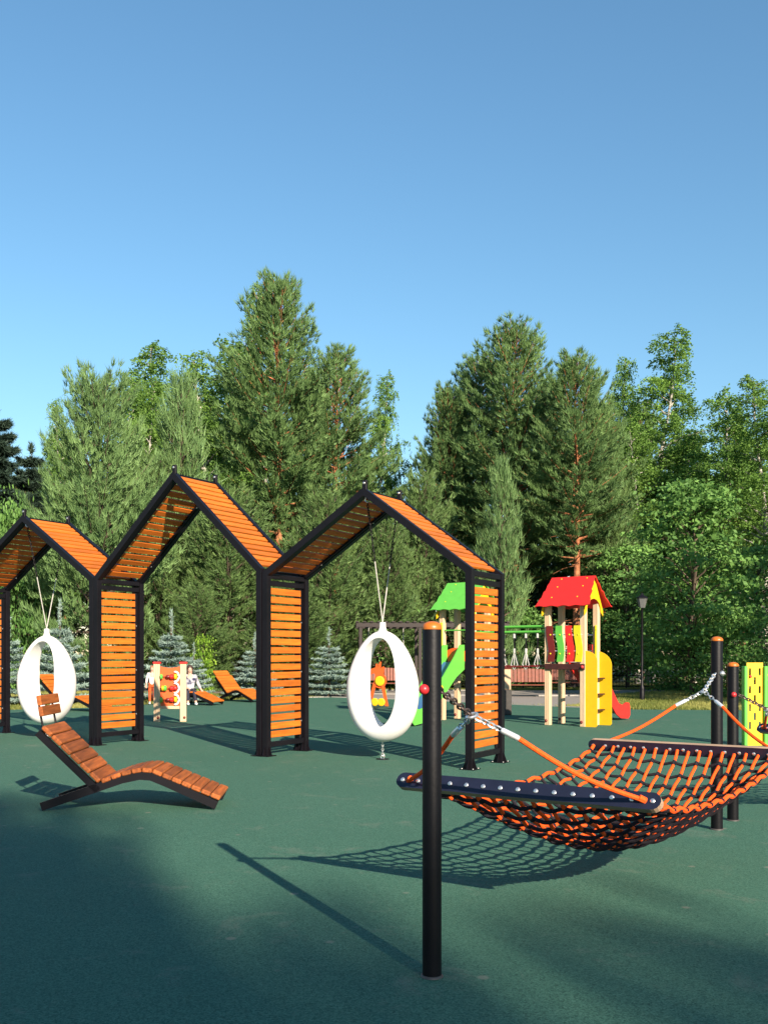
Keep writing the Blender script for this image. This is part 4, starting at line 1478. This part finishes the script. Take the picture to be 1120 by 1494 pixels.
for row, z in enumerate((1.06, 0.79, 0.52)):
    b = MB()
    b.tube([(0.10, -0.07, z), (GW - 0.10, -0.07, z)], 0.010, 6)
    b.build('bead_rod', M['dark_red'], game)
    ring = MB()                         # open white ring at the right
    for k in range(13):
        pass
    pts = [(GW - 0.185 + 0.085 * math.cos(R(a)), -0.05, z + 0.115 * math.sin(R(a))) for a in range(-110, 111, 20)]
    ring.tube(pts, [0.012] + [0.026] * (len(pts) - 2) + [0.012], 7)
    ring.build('crescent', M['whiteboard'], game, smooth=True)
    sh = 0.0 if row != 1 else 0.10
    bead(0.11 + sh * 0.3, z, 0.065, 0.07, 'green' if row != 1 else 'yellow')
    bead(0.26 + sh * 1.6, z, 0.045, 0.10, 'dark_red' if row != 1 else 'red')
    bead(0.35, z, 0.06, 0.10, 'red')
    bead(0.435 - sh * 2.4, z, 0.07, 0.08, 'yellow' if row != 1 else 'green')
    # leaf shaped lobes at the panel edge
    for xx in (0.085, GW - 0.085):
        pass

# ------------------------------------------------------------------ people by the far lounger
def skin_body(name, verts, edges, rad, m, parent=None, levels=2):
    me = bpy.data.meshes.new(name)
    me.from_pydata(verts, edges, [])
    me.materials.append(m)
    o = bpy.data.objects.new(name, me)
    col.objects.link(o)
    s = o.modifiers.new('skin', 'SKIN')
    s.use_smooth_shade = True
    sk = me.skin_vertices[0].data if me.skin_vertices else None
    for i, r in enumerate(rad):
        rr = r if isinstance(r, tuple) else (r, r)
        sk[i].radius = rr
        sk[i].use_root = (i == 0)
    sd = o.modifiers.new('sub', 'SUBSURF'); sd.levels = levels; sd.render_levels = levels
    if parent is not None: o.parent = parent
    return o
def person(label, loc, rz, joints, scale, top_m, leg_m, hair_m, long_hair=True):
    """joints in metres for a figure facing -Y; body in one skin mesh, clothes and hair as children"""
    root = thing('person', label, 'person', loc, rz)
    J = {k: Vector(v) * scale for k, v in joints.items()}
    def chain(keys, rad, name, m, parent, extra=None):
        pass
    order = ['pelvis', 'waist', 'chest', 'neck', 'headb', 'headt', 'shL', 'elL', 'wrL', 'haL', 'shR', 'elR', 'wrR', 'haR', 'hiL', 'knL', 'anL', 'toL', 'hiR', 'knR', 'anR', 'toR']
    ix = {k: i for i, k in enumerate(order)}
    ed = [('pelvis', 'waist'), ('waist', 'chest'), ('chest', 'neck'), ('neck', 'headb'), ('headb', 'headt'), ('chest', 'shL'), ('shL', 'elL'), ('elL', 'wrL'), ('wrL', 'haL'),
          ('chest', 'shR'), ('shR', 'elR'), ('elR', 'wrR'), ('wrR', 'haR'), ('pelvis', 'hiL'), ('hiL', 'knL'), ('knL', 'anL'), ('anL', 'toL'), ('pelvis', 'hiR'), ('hiR', 'knR'), ('knR', 'anR'), ('anR', 'toR')]
    rad = dict(pelvis=.11, waist=.10, chest=.115, neck=.048, headb=.085, headt=.080, shL=.055, elL=.042, wrL=.030, haL=.033, shR=.055, elR=.042, wrR=.030, haR=.033, hiL=.085, knL=.058, anL=.040, toL=.038, hiR=.085, knR=.058, anR=.040, toR=.038)
    body = skin_body('body', [J[k] for k in order], [(ix[a], ix[b]) for a, b in ed], [rad[k] * scale for k in order], M['skin'], root)
    def cloth(name, keys, edges_, radd, m):
        ii = {k: i for i, k in enumerate(keys)}
        return skin_body(name, [J[k] for k in keys], [(ii[a], ii[b]) for a, b in edges_], [radd[k] * scale for k in keys], m, body)
    for q in ('L', 'R'):            # sleeves end above the wrist
        J['cu' + q] = J['el' + q].lerp(J['wr' + q], 0.75); J['kn2' + q] = J['kn' + q].lerp(J['an' + q], 0.85)
    cloth('top', ['waist', 'pelvis', 'chest', 'shL', 'elL', 'cuL', 'shR', 'elR', 'cuR'],
          [('waist', 'pelvis'), ('waist', 'chest'), ('chest', 'shL'), ('shL', 'elL'), ('elL', 'cuL'), ('chest', 'shR'), ('shR', 'elR'), ('elR', 'cuR')],
          dict(waist=.125, pelvis=.125, chest=.135, shL=.070, elL=.056, cuL=.046, shR=.070, elR=.056, cuR=.046), top_m)
    cloth('trousers', ['pelvis', 'hiL', 'knL', 'kn2L', 'hiR', 'knR', 'kn2R'],
          [('pelvis', 'hiL'), ('hiL', 'knL'), ('knL', 'kn2L'), ('pelvis', 'hiR'), ('hiR', 'knR'), ('knR', 'kn2R')],
          dict(pelvis=.120, hiL=.100, knL=.074, kn2L=.058, hiR=.100, knR=.074, kn2R=.058), leg_m)
    for q in ('L', 'R'):
        d = (J['to' + q] - J['an' + q])
        b = MB(); c = (J['an' + q] + J['to' + q]) / 2
        b.ball((c.x, c.y, max(c.z - 0.01, 0.045)), 0.055 * scale, 12, sq=(0.9, 2.1, 0.8))
        b.build('shoe', M['shoe'], body, smooth=True)
    # hair cap and face
    hb, ht = J['headb'], J['headt']
    c = (hb + ht) / 2 + Vector((0, 0.012, 0.028)) * scale
    b = MB(); b.ball(c + Vector((0, 0.02 * scale, 0.012 * scale)), 0.112 * scale, 16, sq=(0.92, 0.98, 1.0))
    if long_hair: b.ball(c + Vector((0, 0.06, -0.12)) * scale, 0.095 * scale, 14, sq=(1.0, 0.55, 1.5))
    b.build('hair', hair_m, body, smooth=True)
    b = MB()
    fc = hb.lerp(ht, 0.35) + Vector((0, -0.040, 0)) * scale
    b.ball(fc, 0.078 * scale, 14, sq=(0.85, 0.9, 1.15))
    b.ball(fc + Vector((0, -0.075, -0.005)) * scale, 0.016 * scale, 8, sq=(0.8, 1, 1.3))
    b.build('face', M['skin'], body, smooth=True)
    b = MB()
    for sx in (-0.028, 0.028):
        b.cut().ball(fc + Vector((sx, -0.066, 0.02)) * scale, 0.010 * scale, 8, sq=(1.2, .6, .8))
    b.build_each('eye', M['darkhair'], body)
    # fingers
    for q in ('L', 'R'):
        h, wv = J['ha' + q], (J['ha' + q] - J['wr' + q]).normalized()
        sd = wv.cross(Vector((0, 0, 1)))
        sd = sd.normalized() if sd.length > 0.1 else Vector((1, 0, 0))
        f = MB()
        for k, ln in enumerate((0.062, 0.074, 0.078, 0.066)):
            o = h + sd * (0.028 - 0.018 * k) * scale
            f.tube([o, o + wv * ln * 0.55 * scale, o + (wv * ln + Vector((0, 0, -0.012))) * scale], [0.009 * scale, 0.0085 * scale, 0.006 * scale], 6)
        o = h - wv * 0.03 * scale + sd * 0.03 * scale
        f.tube([o, o + (sd * 0.03 + wv * 0.02) * scale, o + (sd * 0.04 + wv * 0.05) * scale], [0.010 * scale, 0.009 * scale, 0.007 * scale], 6)
        f.build('fingers', M['skin'], body, smooth=True)
    return root
sit = dict(pelvis=(0, 0, .46), waist=(0, .02, .62), chest=(0, .03, .86), neck=(0, .02, 1.02), headb=(0, 0, 1.10), headt=(0, 0, 1.22),
           shL=(.17, .03, .95), elL=(.26, .06, .70), wrL=(.36, .02, .50), haL=(.40, -.03, .46),
           shR=(-.17, .03, .95), elR=(-.22, -.08, .72), wrR=(-.12, -.26, .60), haR=(-.07, -.32, .58),
           hiL=(.09, -.04, .45), knL=(.12, -.44, .46), anL=(.16, -.46, .08), toL=(.17, -.58, .04),
           hiR=(-.09, -.04, .45), knR=(-.10, -.44, .46), anR=(-.08, -.46, .08), toR=(-.08, -.58, .04))
stand = dict(pelvis=(0, 0, .90), waist=(0, .01, 1.05), chest=(0, .02, 1.30), neck=(0, .02, 1.47), headb=(0, 0, 1.56), headt=(0, 0, 1.68),
             shL=(.17, .02, 1.40), elL=(.24, .02, 1.13), wrL=(.25, -.06, .90), haL=(.25, -.09, .83),
             shR=(-.17, .02, 1.40), elR=(-.24, .02, 1.13), wrR=(-.25, -.06, .90), haR=(-.25, -.09, .83),
             hiL=(.09, 0, .88), knL=(.10, -.01, .49), anL=(.10, .01, .08), toL=(.11, -.11, .04),
             hiR=(-.09, 0, .88), knR=(-.10, -.01, .49), anR=(-.10, .01, .08), toR=(-.11, -.11, .04))
ps = {k: (x, y, z - 0.05) if k[:2] not in ('an', 'to') else (x, y, z) for k, (x, y, z) in sit.items()}
person('person in a white and navy print top sitting on the lounger behind the game board', (-6.10, 30.85, 0), R(14), ps, 1.0, M['pattern'], M['darkcloth'], M['darkhair'])
person('small child in a white knit top and orange trousers standing left of the game board', (-7.30, 30.9, 0), R(10), stand, 0.70, M['knit'], M['trousers_orange'], M['hair'])

# ------------------------------------------------------------------ giraffe rider, pergola, benches, bin, lamp, fence, climbing board
gr = thing('giraffe_toy', 'orange giraffe shaped play figure with yellow discs seen through the right egg swing', 'play figure', (wx(553, 29.8), 29.8, 0), R(-20))
b = MB()
b.prism([(-.20, .62), (-.12, .95), (-.16, 1.02), (-.30, .96), (-.34, 1.02), (-.22, 1.16), (-.12, 1.18), (-.10, 1.30), (-.05, 1.30), (-.04, 1.18), (.02, 1.36), (.07, 1.36), (.05, 1.16), (.14, 1.22), (.18, 1.18), (.14, .98), (.22, .90), (.24, .74), (.16, .60), (.04, .55)], (0, 0, 0), (1, 0, 0), (0, 0, 1), 0.03)
bd = b.build('body_board', M['orange'], gr)
for x0, x1 in ((-.14, -.30), (.12, .26)):
    b = MB(); b.prism([(x0 - .05, .68), (x0 + .05, .68), (x1 + .05, .02), (x1 - .05, .02)], (0, -0.03, 0), (1, 0, 0), (0, 0, 1), 0.025); b.build('leg', M['orange'], gr)
for x, z, r in ((0.04, .78, .15), (-.12, .14, .12), (.09, .14, .12)):
    b = MB(); b.lathe([(r, 0), (r, 0.02), (r * .8, 0.03), (0, .03)], (x, -0.045, z), 18, axis=(0, -1, 0)); b.build('disc', M['yellow'], gr)
b = MB(); b.tube([(0.24, 0.02, 0.0), (0.20, 0.02, 0.5)], 0.02, 7); b.build('support', M['green'], gr)

pg = thing('pergola', 'dark brown flat topped pergola behind the right egg swing', 'pergola', (wx(523, 37.6), 37.6, 0), R(2))
PLn = 5.8
for y in (0, 2.2):
    b = MB(); b.beam((-0.1, y, 2.72), (PLn, y, 2.72), 0.08, 0.18, side=(0, 1, 0), bev=0.01); b.build('beam', M['pergola'], pg)
    for x in (0.08, 2.36, PLn - 0.3):
        b = MB(); b.box((x, y, 1.315), (0.13, 0.13, 2.63), bev=0.01); b.build('post', M['pergola'], pg)
b = MB()
for i in range(22):
    x = -0.05 + (PLn + 0.0) * i / 21
    b.cut().beam((x, -0.10, 2.836), (x, 2.30, 2.836), 0.12, 0.045, side=(1, 0, 0))
b.build_each('rafter', M['pergola'], pg)
def bench(label, x, y, rz, wd, hang=0.0, chains=False):
    root = thing('slatted_bench', label, 'bench', (x, y, 0), rz, 'slatted brown benches by the paved path')
    z0 = 0.45
    b = MB(); n = 13
    for i in range(n):
        t = (i + 0.5) / n
        hgt = 0.44 + 0.07 * math.sin(math.pi * t)
        b.obox((-wd / 2 + wd * t, 0.30, z0 + 0.10 + hgt / 2), (wd / n / 2 - 0.008, 0, 0), (0, 0.012, 0), (0, 0.05, hgt / 2), bev=0.005)
    b.build('backrest', M['benchwood'], root)
    b = MB()
    for i in range(6):
        b.box((0, -0.18 + 0.085 * i, z0), (wd, 0.07, 0.03), bev=0.006)
    b.build('seat', M['benchwood'], root)
    b = MB()
    for x_ in (-wd / 2 + 0.12, wd / 2 - 0.12):
        b.box((x_, 0.03, z0 - 0.045), (0.05, 0.5, 0.05)); b.box((x_, 0.335, z0 + 0.27), (0.04, 0.03, 0.6))
        if not chains:
            b.box((x_, -0.18, z0 / 2 - 0.035), (0.05, 0.05, z0 - 0.07)); b.box((x_, 0.24, z0 / 2 - 0.035), (0.05, 0.05, z0 - 0.07))
    b.build('frame', M['frame'], root)
    if chains:
        b = MB()
        for x_ in (-wd / 2 + 0.05, wd / 2 - 0.05):
            b.cut().tube([(x_, -0.2, z0), (x_ * 0.97, 0.02, 2.66)], 0.014, 6); b.cut().tube([(x_, 0.3, z0 + 0.3), (x_ * 0.97, 0.06, 2.66)], 0.014, 6)
        b.build_each('hanging_rope', M['rope_white'], root)
    return root
bench('slatted swing bench hanging in the dark pergola', wx(563, 38.4), 38.6, R(3), 1.5, chains=True)
bench('curved slatted bench below the rope bridge', wx(768, 36.5), 36.5, R(-4), 1.75)
bench('slatted bench seen under the red roofed tower platform', wx(828, 39.5), 39.5, R(-6), 1.6)

bn = thing('litter_bin', 'narrow dark litter bin with a pale wooden top half beside the right arch', 'bin', (wx(737.5, 25.7), 25.7, 0), R(-8))
b = MB(); b.box((0, 0, 0.33), (0.30, 0.30, 0.66), bev=0.02); b.build('bin_body', M['binmetal'], bn)
b = MB(); b.box((0, 0, 0.93), (0.26, 0.24, 0.54), bev=0.015); b.build('upper_panel', M['pinewood'], bn)
b = MB(); b.box((0, 0, 1.23), (0.30, 0.28, 0.05), bev=0.012); b.build('lid', M['dark_red'], bn)

lp = thing('street_lamp', 'black street lamp with a pale lantern against the dark trees', 'street lamp', (wx(936, 33.5), 33.5, 0), 0)
lp.scale = (0.95, 0.95, 0.90)
b = MB(); b.lathe([(0.09, 0), (0.09, 0.5), (0.045, 0.6), (0.035, 3.45), (0.06, 3.5), (0.0, 3.52)], (0, 0, 0), 14); b.build('pole', M['frame'], lp, smooth=True)
b = MB(); b.lathe([(0.10, 3.53), (0.19, 3.88), (0.0, 3.885)], (0, 0, 0), 6); lan = b.build('lantern', M['lampglass_shade_toned'], lp)
b = MB(); b.lathe([(0.22, 3.89), (0.20, 3.93), (0.06, 4.02), (0.03, 4.09), (0, 4.1)], (0, 0, 0), 6); b.build('lantern_cap', M['frame'], lan)

fx0, fx1, fz = wx(650, 45), wx(950, 45), 45.0
fn = thing('fence', 'low dark metal railing along the far side of the path', 'fence', (fx0, fz, 0), R(0))
Lf = fx1 - fx0
b = MB()
for z in (0.12, 0.62):
    b.cut().tube([(0, 0, z), (Lf, 0, z)], 0.02, 6)
b.build_each('rail', M['frame'], fn)
for i in range(9):
    b = MB(); b.box((Lf * i / 8, 0, 0.32), (0.06, 0.06, 0.68)); b.build('fence_post', M['frame'], fn)
b = MB()
for i in range(64):
    if i % 8: b.cut().tube([(Lf * i / 64, 0, 0.13), (Lf * i / 64, 0, 0.61)], 0.009, 5)
b.build_each('baluster', M['frame'], fn)

cl = thing('climbing_board', 'yellow climbing board with dark hand slots between green edge boards', 'climbing board', (wx(1088, 17.0), 17.0, 0), R(8))
CWd, CH = 0.30, 1.44
holes = []
xs = [0, 0.040, 0.080, 0.130, 0.170, 0.220, 0.260, CWd]
rows = 7
for r_ in range(rows):
    zc = 1.28 - r_ * 0.155
    if r_ % 2 == 0: holes += [(1, r_), (5, r_)]
    else: holes += [(3, r_)]
zs = [0.0]
for r_ in range(rows - 1, -1, -1):
    zc = 1.28 - r_ * 0.155
    zs += [zc - 0.062, zc + 0.062]
zs.append(CH)
b = MB()
for i in range(len(xs) - 1):
    for k in range(len(zs) - 1):
        if k % 2 == 1:
            r_ = rows - 1 - (k - 1) // 2
            if (i, r_) in holes: continue
        b.box(((xs[i] + xs[i + 1]) / 2, 0, (zs[k] + zs[k + 1]) / 2), (xs[i + 1] - xs[i], 0.025, zs[k + 1] - zs[k]))
import bmesh
o = b.build('board', M['yellow'], cl)
bm = bmesh.new(); bm.from_mesh(o.data); bmesh.ops.remove_doubles(bm, verts=bm.verts, dist=0.0005)
seen = {}
for f in bm.faces:
    seen.setdefault(tuple(sorted(v.index for v in f.verts)), []).append(f)
bmesh.ops.delete(bm, geom=[f for fs in seen.values() if len(fs) > 1 for f in fs], context='FACES')
bm.to_mesh(o.data); bm.free()
for x, y in ((-0.035, -0.01), (CWd + 0.035, -0.01)):
    b = MB(); b.box((x, y, 0.69), (0.065, 0.12, 1.38), bev=0.012); b.build('edge_board', M['green'], cl)
b = MB(); b.box((0.0, -0.05, 0.67), (0.02, 0.03, 1.34), bev=0.004); b.build('edge_strip', M['lemon'], cl)
b = MB(); b.cut().ball((0.06, -0.03, 1.20), 0.025, 10); b.cut().ball((CWd + 0.07, -0.05, 1.22), 0.025, 10); b.build_each('bolt_cover', M['red_ball'], cl, smooth=True)
